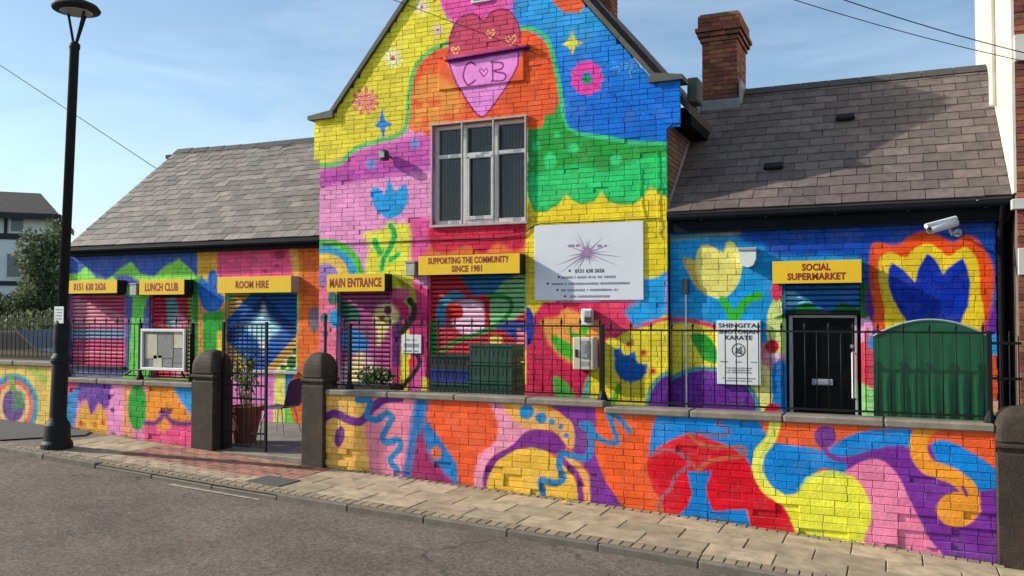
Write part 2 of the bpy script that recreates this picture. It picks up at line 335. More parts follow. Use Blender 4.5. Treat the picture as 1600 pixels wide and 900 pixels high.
LW.line((178, 92, 62), [(205, 155), (240, 190), (320, 212), (420, 212), (425, 245), (290, 268), (250, 300), (225, 290)], 15, .01)
LW.line((120, 92, 120), [(230, 150), (350, 160), (370, 140), (320, 115), (345, 90)], 13, .01)
LW.line((238, 225, 78), [(570, 60), (545, 170), (500, 230), (488, 300), (525, 380), (610, 440)], 46, .01)
LW.line((150, 190, 120), [(562, 100), (535, 190), (495, 270), (505, 340)], 10, .01, .6)
LW.blob((240, 226, 62), [(590, 420), (655, 400), (690, 340), (780, 308), (880, 330), (940, 400), (965, 480), (945, 640), (700, 620), (610, 480)], .012)
LW.line((150, 200, 130), [(655, 390), (700, 345), (800, 318), (860, 326)], 14, .012, .55)
LW.poly((116, 42, 148), [(860, 262), (1000, 218), (1125, 205), (1500, 200), (1510, 740), (1240, 690), (1140, 480), (1000, 320), (860, 300)], .015)
LW.blob((242, 125, 160), [(850, 315), (925, 272), (990, 262), (1060, 310), (1110, 400), (1145, 480), (1200, 585), (1270, 690), (1120, 690), (935, 640), (962, 500), (935, 390), (885, 332)], .012)
LW.poly((238, 92, 42), [(1120, 30), (1500, 30), (1500, 310), (1400, 245), (1290, 190), (1120, 150)], .012)
LW.blob((6, 122, 205), [(790, 210), (920, 145), (1130, 138), (1135, 205), (1030, 217), (880, 252), (790, 240)], .012)
LW.line((116, 42, 140), [(760, 200), (790, 245), (860, 262), (980, 228), (1090, 212)], 24, .012)
LW.oval((112, 45, 140), 770, 165, 46, 46, .015)
LW.blob((6, 122, 208), [(1215, 195), (1290, 188), (1400, 248), (1500, 320), (1505, 375), (1400, 392), (1330, 350), (1250, 290)], .012)
LW.line((228, 146, 42), [(1215, 110), (1165, 160), (1158, 220), (1190, 285), (1300, 330), (1365, 385), (1380, 470)], 74, .012)
LW.oval((228, 146, 42), 1320, 470, 88, 74, .012)
LW.line((110, 40, 130), [(1340, 378), (1358, 410)], 16, .012)
M_LW = LW.material(); J_LW = LW.material(joint=(.60, .54, .45), jamt=.26)
# ---- street wall, left of the gate
LL = Wall('street_wall_left', -14.2, -8.2, -.05, 1.35, YW, 150, (236, 132, 165)).at(0, 540, 5)
LL.poly((226, 192, 98), [(-200, 80), (400, 80), (400, 720), (-200, 700)], .01)
for col, k in (((70, 165, 165), 2.25), ((72, 130, 180), 2.05), ((228, 105, 80), 1.75), ((240, 190, 125), 1.4), ((105, 70, 140), 1.0)): LL.oval(col, 105, 470, 88 * k, 128 * (1 + (k - 1) * .78), .02)
LL.poly((85, 140, 90), [(100, 345), (190, 360), (190, 480), (100, 520)], .05, .8).line((120, 160, 70), [(85, 250), (95, 330)], 40, .03).line((110, 180, 70), [(230, 170), (350, 260)], 60, .06, .6)
LL.poly((232, 72, 105), [(470, 230), (625, 230), (600, 330), (540, 380), (470, 420)], .03)
LL.blob((48, 130, 190), [(470, 660), (475, 480), (540, 370), (625, 310), (610, 430), (570, 640)], .03)
LL.poly((108, 62, 155), [(625, 230), (870, 230), (855, 470), (800, 505), (770, 440), (710, 555), (680, 430), (600, 440), (605, 330)], .03)
LL.poly((242, 165, 62), [(580, 700), (620, 500), (670, 428), (710, 552), (790, 460), (832, 560), (855, 720)], .02)
for q in ((635, 610), (740, 620), (805, 600)): LL.oval((200, 85, 40), *q, 20, 22, .02)
LL.poly((236, 142, 192), [(868, 230), (985, 230), (995, 760), (845, 720)], .03)
LL.poly((235, 150, 110), [(960, 230), (1030, 230), (1030, 760), (950, 740)], .05).oval((90, 45, 80), 878, 505, 18, 16, .015)
LL.oval((38, 148, 52), 1075, 480, 76, 185, .025)
LL.poly((242, 140, 40), [(1150, 230), (1310, 230), (1400, 420), (1500, 570), (1500, 640), (1140, 640)], .02)
LL.poly((42, 140, 205), [(1300, 230), (1520, 230), (1520, 580), (1400, 420)], .02)
LL.poly((240, 80, 130), [(1130, 622), (1520, 622), (1520, 840), (1130, 800)], .02).oval((240, 140, 60), 1275, 625, 52, 48, .02)
LL.line((110, 45, 120), [(1130, 605), (1220, 600), (1290, 540), (1350, 600), (1500, 612)], 30, .02).line((110, 45, 120), [(1250, 525), (1320, 520)], 26, .02)
M_LL = LL.material(); J_LL = LL.material(joint=(.66, .58, .46), jamt=.6)
# ---- gable
G = Wall('gable', -9.0, -2.6, 0, 8.6, YG, 140, (238, 145, 192)).at(480, 0, 2.5)
G.poly((238, 215, 52), [(-60, 500), (400, -420), (640, -420), (560, -60), (520, 30), (560, 90), (590, 100), (560, 170), (480, 200), (420, 270), (400, 350), (395, 470), (360, 530), (280, 550), (170, 590), (120, 640), (20, 650)], .015)
G.poly((205, 190, 40), [(60, 480), (300, 200), (380, 230), (380, 420), (200, 560)], .3, .35)
G.poly((252, 80, 165), [(560, -420), (860, -420), (832, 12), (800, 60), (590, 95), (540, 50), (512, -10)], .02)
G.poly((195, 72, 165), [(40, 665), (170, 605), (290, 560), (495, 520), (495, 640), (40, 740)], .10, .9)
G.poly((170, 60, 165), [(40, 690), (495, 620), (495, 670), (40, 730)], .06, .6)
G.at(0, 0, 1)
G.poly((18, 118, 215), [(862, 60), (1090, 100), (1090, 240), (862, 240)], .01)
G.poly((242, 88, 38), [(820, 100), (880, 100), (880, 205), (820, 205)], .01)
G.poly((35, 150, 62), [(846, 168), (880, 160), (890, 240), (826, 240), (826, 203)], .01)
G.poly((18, 118, 215), [(800, 25), (830, -160), (1100, -160), (1080, 130), (1066, 190), (1045, 195), (1045, 226), (980, 219), (900, 208), (882, 192), (876, 152), (868, 108), (856, 68), (832, 48), (812, 44)], .012)
G.poly((40, 160, 228), [(800, 25), (830, -160), (900, -160), (960, 40), (900, 80), (860, 60)], .25, .75)
G.poly((0, 96, 205), [(890, 130), (1070, 120), (1060, 226), (980, 219), (890, 200)], .2, .7)
G.blob((228, 92, 48), [(850, -30), (920, -30), (912, 12), (895, 20), (872, 12)], .02)
G.poly((242, 88, 38), [(638, 200), (640, 140), (648, 108), (672, 80), (704, 70), (812, 44), (832, 50), (856, 68), (868, 108), (874, 152), (866, 178), (852, 180), (846, 202), (826, 204), (676, 200), (668, 216), (660, 204), (650, 208)], .015)
G.poly((240, 150, 62), [(640, 200), (642, 140), (670, 110), (720, 140), (725, 175), (676, 200)], .10, .85)
for q in ((650, 162, 12, 7), (678, 160, 12, 6), (700, 182, 12, 5), (664, 190, 6, 10)): G.oval((232, 92, 42), *q, .03, .9)
G.line((95, 188, 95), [(492, 258), (528, 256), (556, 232), (592, 220), (624, 210), (636, 190), (640, 140), (650, 104), (672, 80), (700, 68)], 6, .015)
G.line((60, 190, 120), [(812, 43), (836, 47), (856, 64), (868, 104), (876, 148), (882, 192), (900, 208), (948, 216), (988, 223), (1046, 225)], 6.5, .015)
G.blob((192, 66, 98), [(704, 92), (702, 60), (712, 36), (728, 24), (744, 24), (756, 33), (768, 20), (784, 15), (800, 24), (810, 44), (812, 78), (800, 86), (760, 90), (720, 98)], .008)
G.blob((228, 135, 208), [(704, 95), (760, 86), (812, 80), (808, 108), (788, 140), (768, 168), (754, 182), (740, 172), (724, 148), (710, 120)], .008)
G.line((150, 35, 92), [(702, 60), (712, 36), (728, 23), (744, 23), (756, 33), (768, 19), (784, 14), (800, 22), (811, 44), (812, 78), (808, 108), (788, 140), (768, 168), (754, 183), (740, 172), (724, 148), (710, 120), (702, 90), (702, 60)], 2.6, .006)
G.line((110, 28, 105), [(704, 97), (760, 88), (826, 76)], 6, .01)  # dark purple band: paint, with the ledge's shadow painted in too
PU = (130, 30, 105)
G.line(PU, [(744, 102), (736, 98), (727, 108), (726, 124), (733, 134), (744, 126)], 2.6, .004)
G.line(PU, [(771, 97), (771, 127)], 2.6, .004).line(PU, [(768, 98), (785, 99), (786, 107), (773, 112), (790, 116), (788, 126), (769, 128)], 2.4, .004)
G.line(PU, [(757, 121), (751, 112), (754, 108), (757, 112), (761, 107), (763, 113), (757, 121)], 1.4, .004)
for hx, hy, k in ((712, 80, 1.1), (766, 54, 1), (798, 64, 1.3)): G.line((232, 185, 95), [(hx, hy + 6 * k), (hx - 6 * k, hy - 3 * k), (hx - 3 * k, hy - 6 * k), (hx, hy - 2 * k), (hx + 4 * k, hy - 7 * k), (hx + 6 * k, hy - 3 * k), (hx, hy + 6 * k)], 1.8, .004)
def flower(cx, cy, r, n, col, cc, w):
    for k in range(n):
        a = 2 * math.pi * k / n + .2; G.line(col, [(cx + r * .32 * math.cos(a), cy + r * .32 * math.sin(a)), (cx + r * math.cos(a), cy + r * math.sin(a))], w, .004)
    G.oval(cc, cx, cy, r * .22, r * .22, .004)
flower(571, 158, 19, 11, (232, 92, 112), (245, 210, 70), 5); flower(571, 158, 17, 11, (245, 175, 130), (235, 120, 90), 1.6)
flower(614, 91, 15, 12, (235, 228, 190), (215, 70, 60), 2.6); flower(684, 47, 9, 9, (225, 200, 190), (190, 80, 90), 2.4); flower(659, 11, 12, 10, (235, 215, 200), (210, 100, 90), 2.6)
G.poly((25, 122, 205), [(597, 168), (602, 188), (614, 194), (602, 200), (599, 220), (594, 200), (584, 196), (593, 189)], .01)
G.blob((20, 150, 220), [(580, 296), (594, 295), (600, 304), (608, 281), (618, 298), (634, 288), (637, 315), (624, 336), (604, 341), (585, 324)], .02)
G.oval((100, 140, 215), 648, 225, 7, 8, .03).oval((110, 130, 210), 580, 256, 8, 9, .03)
G.line((120, 200, 225), [(894, 66), (894, 50)], 9, .04, .6); G.poly((235, 215, 60), [(894, 50), (899, 62), (912, 68), (899, 72), (895, 86), (889, 73), (877, 70), (889, 62)], .02)
for k in range(9):
    a = k * .7; G.oval((235, 65, 160), 917 + 17 * math.cos(a), 122 + 19 * math.sin(a), 9, 9, .02)
G.oval((235, 65, 160), 917, 122, 18, 20, .02).oval((25, 120, 205), 917, 122, 9, 10, .012).oval((40, 150, 70), 917, 124, 6, 7, .01)
for k in range(24): G.oval((120, 190, 225), 985 + rng.normal() * 14, 108 + rng.normal() * 9, 1.6, 1.3, .004, .6)
G.poly((252, 205, 40), [(820, 300), (1050, 280), (1050, 420), (1005, 440), (820, 480)], .02)
G.poly((35, 150, 62), [(824, 202), (848, 200), (862, 180), (874, 170), (884, 200), (904, 212), (948, 219), (988, 226), (1050, 228), (1050, 312), (1034, 304), (1017, 288), (1006, 306), (990, 320), (968, 320), (950, 314), (940, 296), (930, 314), (908, 320), (894, 312), (884, 300), (874, 318), (852, 332), (834, 330), (824, 305)], .015)
G.poly((42, 195, 112), [(824, 272), (900, 258), (950, 268), (1000, 248), (1050, 240), (1050, 308), (1034, 302), (1017, 292), (1006, 304), (990, 316), (968, 316), (950, 310), (940, 300), (930, 310), (908, 316), (894, 310), (884, 304), (874, 314), (852, 328), (834, 326), (824, 302)], .06, .9)
for q in ((860, 252, 10, 13), (896, 232, 8, 8), (962, 250, 9, 9), (870, 210, 5, 4), (838, 228, 6, 9), (930, 290, 10, 8)): G.oval((48, 200, 118), *q, .03)
# under the window, sign and doors
G.poly((225, 85, 150), [(636, 340), (680, 340), (690, 410), (640, 410)], .06)
G.poly((240, 112, 58), [(672, 380), (830, 360), (830, 420), (655, 420)], .05)
G.blob((202, 32, 66), [(676, 346), (750, 348), (822, 340), (826, 372), (806, 392), (778, 380), (754, 398), (730, 384), (696, 396), (674, 386)], .04)
G.poly((250, 200, 45), [(822, 345), (836, 345), (836, 500), (828, 520), (820, 440)], .02)
G.at(560, 340, 9)
G.blob((240, 222, 58), [(60, 240), (300, 170), (540, 90), (720, 120), (730, 560), (760, 1000), (300, 1000), (110, 760), (150, 400)], .06)
for w_, c_ in ((110, (190, 230, 90)), (66, (45, 175, 78))):
    G.line(c_, [(450, 110), (500, 200), (490, 330), (420, 470), (350, 600), (330, 720)], w_, .012)
    G.line(c_, [(230, 330), (260, 400), (310, 490)], w_ + 10, .012).line(c_, [(450, 590), (500, 560), (560, 515)], w_ - 6, .012)
G.at(280, 360, 2.3675)
for col, k in (((90, 185, 72), 145), ((42, 150, 205), 116), ((238, 190, 78), 88), ((155, 115, 190), 48)): G.oval(col, 540, 168, k, k * .95, .012)
G.at(490, 400, 4.09)
G.poly((236, 112, 140), [(-40, 190), (100, 190), (150, 300), (150, 900), (-40, 900)], .03)
G.oval((55, 105, 100), 125, 270, 34, 42, .015).oval((55, 105, 100), 68, 395, 28, 32, .015).blob((32, 150, 215), [(100, 360), (165, 350), (165, 450), (110, 450)], .03).oval((50, 100, 110), 75, 500, 18, 26, .015)
G.poly((172, 32, 92), [(490, 210), (760, 210), (760, 900), (490, 900)], .02)
G.poly((150, 150, 40), [(510, 110), (640, 150), (660, 290), (600, 380), (560, 430), (540, 320), (600, 260)], .03).oval((172, 32, 80), 555, 350, 55, 60, .02).oval((200, 90, 120), 560, 240, 60, 36, .03)  # olive shape: the box sign's shadow on the yellow, painted in
G.poly((205, 40, 110), [(620, 150), (760, 240), (760, 420), (690, 330)], .03)
G.poly((92, 22, 98), [(495, 400), (560, 380), (570, 560), (560, 700), (500, 710)], .03)
G.poly((235, 215, 50), [(560, 500), (610, 470), (620, 640), (600, 860), (555, 860)], .02).poly((230, 80, 160), [(640, 640), (700, 620), (720, 880), (620, 880)], .02).poly((240, 200, 70), [(690, 760), (740, 790), (740, 880), (680, 880)], .02)
G.oval((215, 40, 60), 630, 680, 26, 30, .015)
G.line((32, 34, 24), [(615, 285), (642, 330), (632, 400), (560, 490)], 38, .012).line((32, 34, 24), [(655, 620), (676, 680), (640, 750), (560, 845)], 28, .012)
# right foot of the gable
G.at(820, 460, 5)
G.poly((205, 38, 78), [(-20, 60), (1110, 60), (1110, 900), (-20, 900)], .02)
G.poly((250, 200, 45), [(-20, -60), (150, -60), (140, 60), (70, 170), (20, 150), (-20, 170)], .03)
G.oval((20, 50, 155), 20, 250, 55, 155, .012)
G.poly((28, 152, 222), [(940, -420), (1120, -420), (1120, 200), (950, 232), (860, 265), (800, 220), (760, 120), (900, 40)], .08)
G.poly((252, 205, 40), [(920, -600), (1120, -600), (1120, -190), (1030, -130), (920, -120)], .012)
G.blob((242, 150, 66), [(130, 200), (250, 180), (320, 110), (450, 160), (600, 240), (600, 330), (440, 530), (330, 525), (205, 410), (150, 290)], .04)
for q in ([(205, 318), (290, 350), (370, 400), (385, 512), (310, 485), (240, 420)], [(340, 255), (385, 300), (450, 310), (420, 345), (360, 330)], [(440, 250), (495, 245), (480, 325), (445, 315)]): G.blob((62, 168, 32), q, .012)
G.blob((80, 168, 62), [(225, 645), (300, 670), (350, 720), (395, 830), (250, 830)], .015)
G.poly((250, 210, 42), [(500, 600), (600, 560), (600, 830), (500, 830)], .02).poly((92, 168, 152), [(440, 830), (470, 680), (512, 610), (508, 830)], .012)
G.poly((230, 60, 98), [(590, 60), (830, 60), (770, 140), (860, 265), (710, 300), (640, 390), (590, 400)], .04)
G.blob((246, 208, 48), [(630, 390), (720, 340), (800, 290), (1000, 240), (1120, 195), (1140, 900), (620, 900)], .012)
G.line((225, 60, 90), [(930, 240), (1000, 218), (1120, 190)], 26, .02)
G.poly((0, 92, 182), [(698, 430), (742, 415), (775, 482), (862, 445), (878, 540), (958, 545), (948, 620), (900, 672), (820, 692), (740, 655), (702, 580)], .01)
for q in ((815, 390), (928, 455), (1003, 600)): G.oval((240, 150, 50), *q, 30, 32, .02).oval((180, 35, 28), *q, 17, 19, .01)
G.line((82, 165, 30), [(735, 718), (685, 870)], 42, .01)
G.oval((80, 155, 140), 1180, 900, 245, 320, .012).oval((98, 36, 142), 1180, 900, 215, 285, .012)
# shutters in the gable
G.at(490, 400, 4.09)
G.poly((168, 78, 128), [(160, 215), (500, 215), (500, 860), (160, 860)], .01)
G.blob((45, 92, 78), [(160, 290), (240, 310), (290, 370), (270, 420), (170, 400)], .04).blob((45, 92, 78), [(160, 470), (330, 460), (340, 540), (170, 530)], .06, .5)
G.blob((40, 120, 195), [(180, 480), (260, 470), (340, 570), (300, 620), (180, 600)], .06)
G.blob((215, 200, 130), [(370, 400), (390, 330), (450, 300), (520, 330), (540, 400), (470, 460), (400, 580), (390, 480)], .05).oval((130, 40, 90), 465, 350, 28, 28, .02).oval((150, 50, 90), 425, 400, 18, 18, .02)
G.blob((235, 190, 190), [(180, 690), (300, 620), (400, 720), (480, 760), (480, 860), (180, 860)], .1, .8).poly((235, 225, 130), [(270, 610), (300, 610), (280, 800), (220, 820)], .04, .8)
G.at(600, 330, 2.728)
G.poly((190, 52, 62), [(190, 255), (605, 255), (605, 780), (190, 780)], .01)
G.poly((28, 105, 170), [(310, 260), (560, 260), (470, 350), (370, 360)], .03).poly((130, 185, 125), [(500, 300), (605, 250), (605, 420), (540, 470), (440, 490), (440, 380)], .03)
G.blob((60, 135, 175), [(215, 460), (230, 380), (290, 340), (340, 370), (260, 400), (250, 500)], .03).blob((238, 185, 205), [(270, 420), (340, 380), (420, 400), (425, 510), (360, 530), (300, 500)], .04).blob((185, 45, 40), [(265, 400), (320, 400), (325, 450), (270, 460)], .02)
G.line((190, 30, 50), [(432, 360), (432, 520)], 22, .015).line((40, 135, 60), [(440, 360), (520, 370), (535, 420), (470, 490), (400, 520), (290, 560), (240, 600)], 18, .02)
G.poly((35, 130, 55), [(190, 470), (215, 460), (220, 740), (190, 740)], .02).blob((28, 70, 160), [(460, 490), (560, 470), (605, 500), (600, 580), (520, 520)], .03).poly((235, 130, 140), [(560, 500), (605, 520), (605, 600), (560, 590)], .03).poly((240, 215, 90), [(545, 590), (605, 590), (605, 740), (550, 730)], .02).oval((240, 190, 90), 470, 550, 30, 22, .02)
M_G = G.material(); J_G = G.material(joint=(.08, .07, .06), jamt=.22)
# ---- right wing
R = Wall('right_wing', -3.0, 1.4, 0, 3.4, YR, 170, (20, 142, 210)).at(1020, 330, 2.7276)
R.blob((14, 66, 165), [(375, 60), (900, 40), (1560, 20), (1560, 330), (930, 330), (890, 200), (520, 190), (470, 140), (400, 130)], .06)  # deep blue paint, with the shade below the eaves coloured in
R.line((150, 135, 50), [(40, 122), (200, 108), (370, 92)], 10, .02)
R.blob((205, 168, 80), [(128, 203), (185, 215), (230, 300), (250, 360), (200, 340), (165, 290)], .012)
R.blob((243, 218, 112), [(182, 225), (195, 160), (232, 143), (280, 165), (302, 170), (316, 130), (348, 138), (372, 185), (380, 250), (352, 330), (290, 372), (225, 350), (190, 290)], .012)
for k in range(40): R.line((205, 170, 75), [(285 + rng.normal() * 45, 250 + rng.normal() * 55)] * 2, 4, .006, .6)
R.line((48, 168, 40), [(298, 378), (325, 420), (345, 470)], 34, .012).line((48, 168, 40), [(452, 360), (395, 385), (350, 460)], 36, .012)
R.poly((238, 208, 52), [(-40, 480), (180, 475), (290, 510), (310, 700), (440, 790), (500, 900), (-40, 900)], .012)
R.line((222, 68, 82), [(-40, 465), (150, 465), (290, 500)], 17, .015)
R.poly((240, 218, 125), [(430, 600), (500, 560), (520, 900), (440, 900), (400, 760)], .03).poly((235, 130, 150), [(455, 560), (500, 560), (515, 690), (460, 640)], .03)
R.blob((28, 150, 42), [(160, 528), (232, 530), (272, 590), (278, 642), (222, 638), (190, 590)], .012)
R.oval((68, 145, 152), 225, 850, 235, 190, .012).oval((108, 42, 150), 225, 850, 215, 172, .012)
R.at(1180, 390, 3.335)
R.blob((212, 226, 132), [(150, 250), (150, 600), (70, 490), (62, 360), (90, 270)], .012)
R.oval((210, 48, 82), 112, 218, 30, 50, .012).oval((200, 16, 40), 88, 505, 36, 36, .01).poly((240, 175, 200), [(85, 545), (150, 540), (150, 610), (100, 600)], .012)
R.blob((8, 105, 190), [(95, 600), (150, 590), (150, 830), (100, 815), (88, 700)], .012).oval((205, 20, 50), 90, 840, 42, 40, .012)
R.poly((0, 92, 38), [(535, 180), (602, 180), (602, 400), (535, 400)], .02)
R.at(1340, 340, 5)
R.blob((84, 42, 128), [(60, 640), (110, 560), (240, 900), (80, 900)], .04)
R.blob((245, 78, 24), [(90, 380), (108, 235), (150, 195), (300, 215), (400, 150), (530, 105), (690, 165), (755, 195), (830, 138), (905, 150), (975, 225), (1042, 335), (1068, 480), (1045, 700), (1000, 900), (200, 900), (130, 700), (95, 500)], .02)
R.blob((252, 198, 38), [(165, 345), (200, 290), (270, 273), (380, 312), (430, 250), (550, 203), (640, 248), (710, 302), (780, 258), (850, 233), (912, 290), (946, 400), (957, 560), (930, 900), (280, 900), (210, 700), (170, 500)], .012)
R.poly((0, 42, 165), [(235, 480), (243, 395), (275, 353), (345, 400), (415, 470), (450, 505), (462, 450), (490, 370), (545, 280), (590, 310), (640, 380), (670, 447), (700, 400), (760, 355), (822, 318), (850, 370), (872, 450), (880, 540), (866, 680), (800, 830), (400, 830), (330, 730), (275, 630), (242, 550)], .008)
R.blob((98, 45, 150), [(1030, 760), (1075, 600), (1110, 560), (1110, 920), (1000, 920)], .03)
R.at(1330, 480, 4.5)
R.poly((32, 140, 212), [(970, 195), (1060, 195), (1060, 335), (970, 335)], .02).poly((218, 86, 46), [(970, 335), (1060, 335), (1060, 660), (970, 660)], .02).poly((232, 180, 140), [(970, 660), (1060, 660), (1060, 800), (970, 800)], .03)
R.poly((32, 140, 212), [(125, 200), (165, 200), (165, 330), (125, 330)], .02)
R.poly((215, 68, 86), [(40, 200), (165, 320), (165, 600), (40, 520)], .02).blob((238, 158, 200), [(35, 240), (45, 90), (90, 52), (135, 85), (152, 180), (110, 230), (70, 250)], .015).line((200, 60, 90), [(115, 150), (110, 260), (118, 480)], 22, .02)
R.poly((152, 208, 132), [(35, 510), (165, 580), (165, 780), (35, 780)], .02)
R.at(1180, 390, 3.335)
R.poly((30, 105, 185), [(140, 170), (540, 170), (540, 345), (140, 345)], .008).poly((110, 185, 230), [(145, 215), (200, 220), (300, 275), (145, 310)], .02).blob((20, 110, 45), [(120, 345), (200, 310), (270, 272), (330, 310), (390, 322), (450, 280), (540, 310), (560, 360), (130, 360)], .01)  # pale blue wedge: sunlit triangle on the shutter, painted in
M_R = R.material(); J_R = R.material(joint=(.08, .07, .07), jamt=.35)
# ---- left wing
L = Wall('left_wing', -15.6, -8.5, 0, 3.5, YL, 130, (108, 205, 78)).at(0, 360, 2.5)
L.poly((58, 92, 185), [(150, 60), (772, 60), (772, 190), (150, 200)], .03)
L.poly((150, 228, 82), [(170, 240), (240, 170), (300, 170), (335, 142), (375, 185), (420, 192), (470, 150), (512, 122), (552, 170), (600, 182), (640, 142), (700, 112), (752, 160), (775, 200), (775, 250)], .03)
L.poly((70, 80, 165), [(440, 178), (500, 172), (560, 205), (480, 225)], .04)
L.poly((82, 84, 160), [(478, 240), (520, 260), (500, 560), (478, 560)], .04).poly((82, 84, 160), [(575, 260), (600, 260), (600, 420), (570, 560), (550, 400)], .04)
L.poly((70, 70, 140), [(200, 240), (285, 240), (285, 640), (200, 640)], .04).poly((110, 110, 160), [(285, 525), (480, 525), (480, 640), (285, 640)], .03)
L.poly((30, 122, 52), [(740, 190), (778, 190), (778, 640), (740, 640)], .02)
L.poly((60, 150, 210), [(190, 60), (250, 60), (250, 180), (190, 200)], .08).poly((140, 210, 110), [(190, 200), (235, 200), (235, 280), (190, 280)], .08).poly((235, 150, 100), [(190, 280), (235, 280), (235, 360), (190, 360)], .06)
L.poly((230, 168, 52), [(772, 60), (870, 60), (850, 180), (772, 190)], .03)
L.poly((225, 140, 60), [(775, 190), (880, 190), (880, 640), (775, 640)], .02).poly((45, 150, 52), [(790, 320), (880, 310), (860, 470), (790, 480)], .04).poly((242, 195, 60), [(848, 395), (890, 390), (890, 500), (850, 480)], .03)
L.at(280, 360, 2.3675)
L.poly((232, 82, 128), [(140, 40), (435, 40), (435, 190), (140, 190)], .02).poly((246, 165, 72), [(405, 40), (445, 40), (440, 180), (420, 170)], .03)
for q in ((372, 90, 22, 18), (362, 132, 10, 8), (318, 152, 10, 7)): L.oval((175, 50, 95), *q, .02)
L.poly((240, 108, 40), [(440, 40), (560, 40), (560, 800), (425, 800), (445, 180)], .03).oval((120, 110, 120), 500, 330, 22, 50, .03)
L.at(300, 420, 7.27)
L.blob((18, 98, 192), [(72, 130), (110, 95), (175, 140), (195, 45), (255, 15), (295, 110), (285, 250), (372, 335), (300, 465), (200, 492), (118, 430), (72, 280)], .015)
L.line((50, 160, 60), [(60, 130), (110, 90)], 30, .02)
L.at(330, 420, 2.905)
L.poly((225, 130, 195), [(60, 455), (292, 455), (290, 700), (60, 700)], .01).poly((238, 225, 110), [(290, 455), (338, 455), (332, 700), (280, 700)], .012).poly((30, 110, 190), [(338, 455), (395, 455), (372, 560), (335, 580)], .015).oval((242, 110, 35), 395, 590, 38, 125, .015)
L.poly((30, 90, 170), [(64, 110), (388, 110), (388, 460), (64, 460)], .005)
L.poly((120, 190, 140), [(64, 110), (150, 110), (64, 200)], .02).poly((200, 160, 90), [(95, 110), (170, 110), (64, 230), (64, 160)], .02).poly((18, 60, 130), [(230, 120), (388, 280), (388, 330), (230, 200), (100, 330), (64, 330), (64, 290)], .02)
L.poly((235, 245, 250), [(228, 150), (250, 230), (300, 270), (250, 310), (228, 400), (200, 310), (150, 270), (205, 230)], .06).poly((150, 205, 235), [(230, 200), (310, 270), (230, 340), (140, 270)], .10, .8)
L.poly((190, 150, 85), [(388, 290), (388, 350), (280, 460), (230, 460)], .015).poly((225, 200, 130), [(388, 350), (388, 380), (310, 460), (280, 460)], .015).poly((150, 200, 120), [(388, 385), (388, 460), (312, 460)], .015)
L.poly((190, 150, 90), [(64, 330), (180, 460), (110, 460), (64, 410)], .02).poly((235, 215, 100), [(64, 420), (110, 460), (64, 460)], .02)
for q in ((372, 372, 14, 14), (355, 425, 22, 30), (316, 448, 14, 12)): L.oval((40, 105, 50), *q, .01)
L.at(90, 420, 4.5)
L.poly((192, 72, 112), [(85, 185), (475, 185), (475, 690), (85, 690)], .008).poly((222, 150, 165), [(85, 200), (475, 330), (475, 400), (85, 400)], .08, .8).poly((90, 145, 180), [(85, 425), (475, 425), (475, 490), (85, 490)], .06, .9).poly((225, 125, 145), [(85, 570), (475, 570), (475, 620), (85, 620)], .05, .8).poly((180, 90, 160), [(455, 190), (475, 190), (475, 480), (455, 480)], .01)
L.poly((185, 42, 72), [(650, 185), (945, 185), (945, 770), (650, 770)], .008).poly((95, 155, 170), [(745, 190), (810, 190), (860, 420), (760, 420)], .05).poly((225, 150, 170), [(800, 300), (880, 330), (880, 770), (800, 770)], .06, .7).poly((120, 160, 60), [(900, 190), (945, 190), (945, 770), (900, 770)], .03)
M_L = L.material(); J_L = L.material(joint=(.10, .08, .07), jamt=.5)

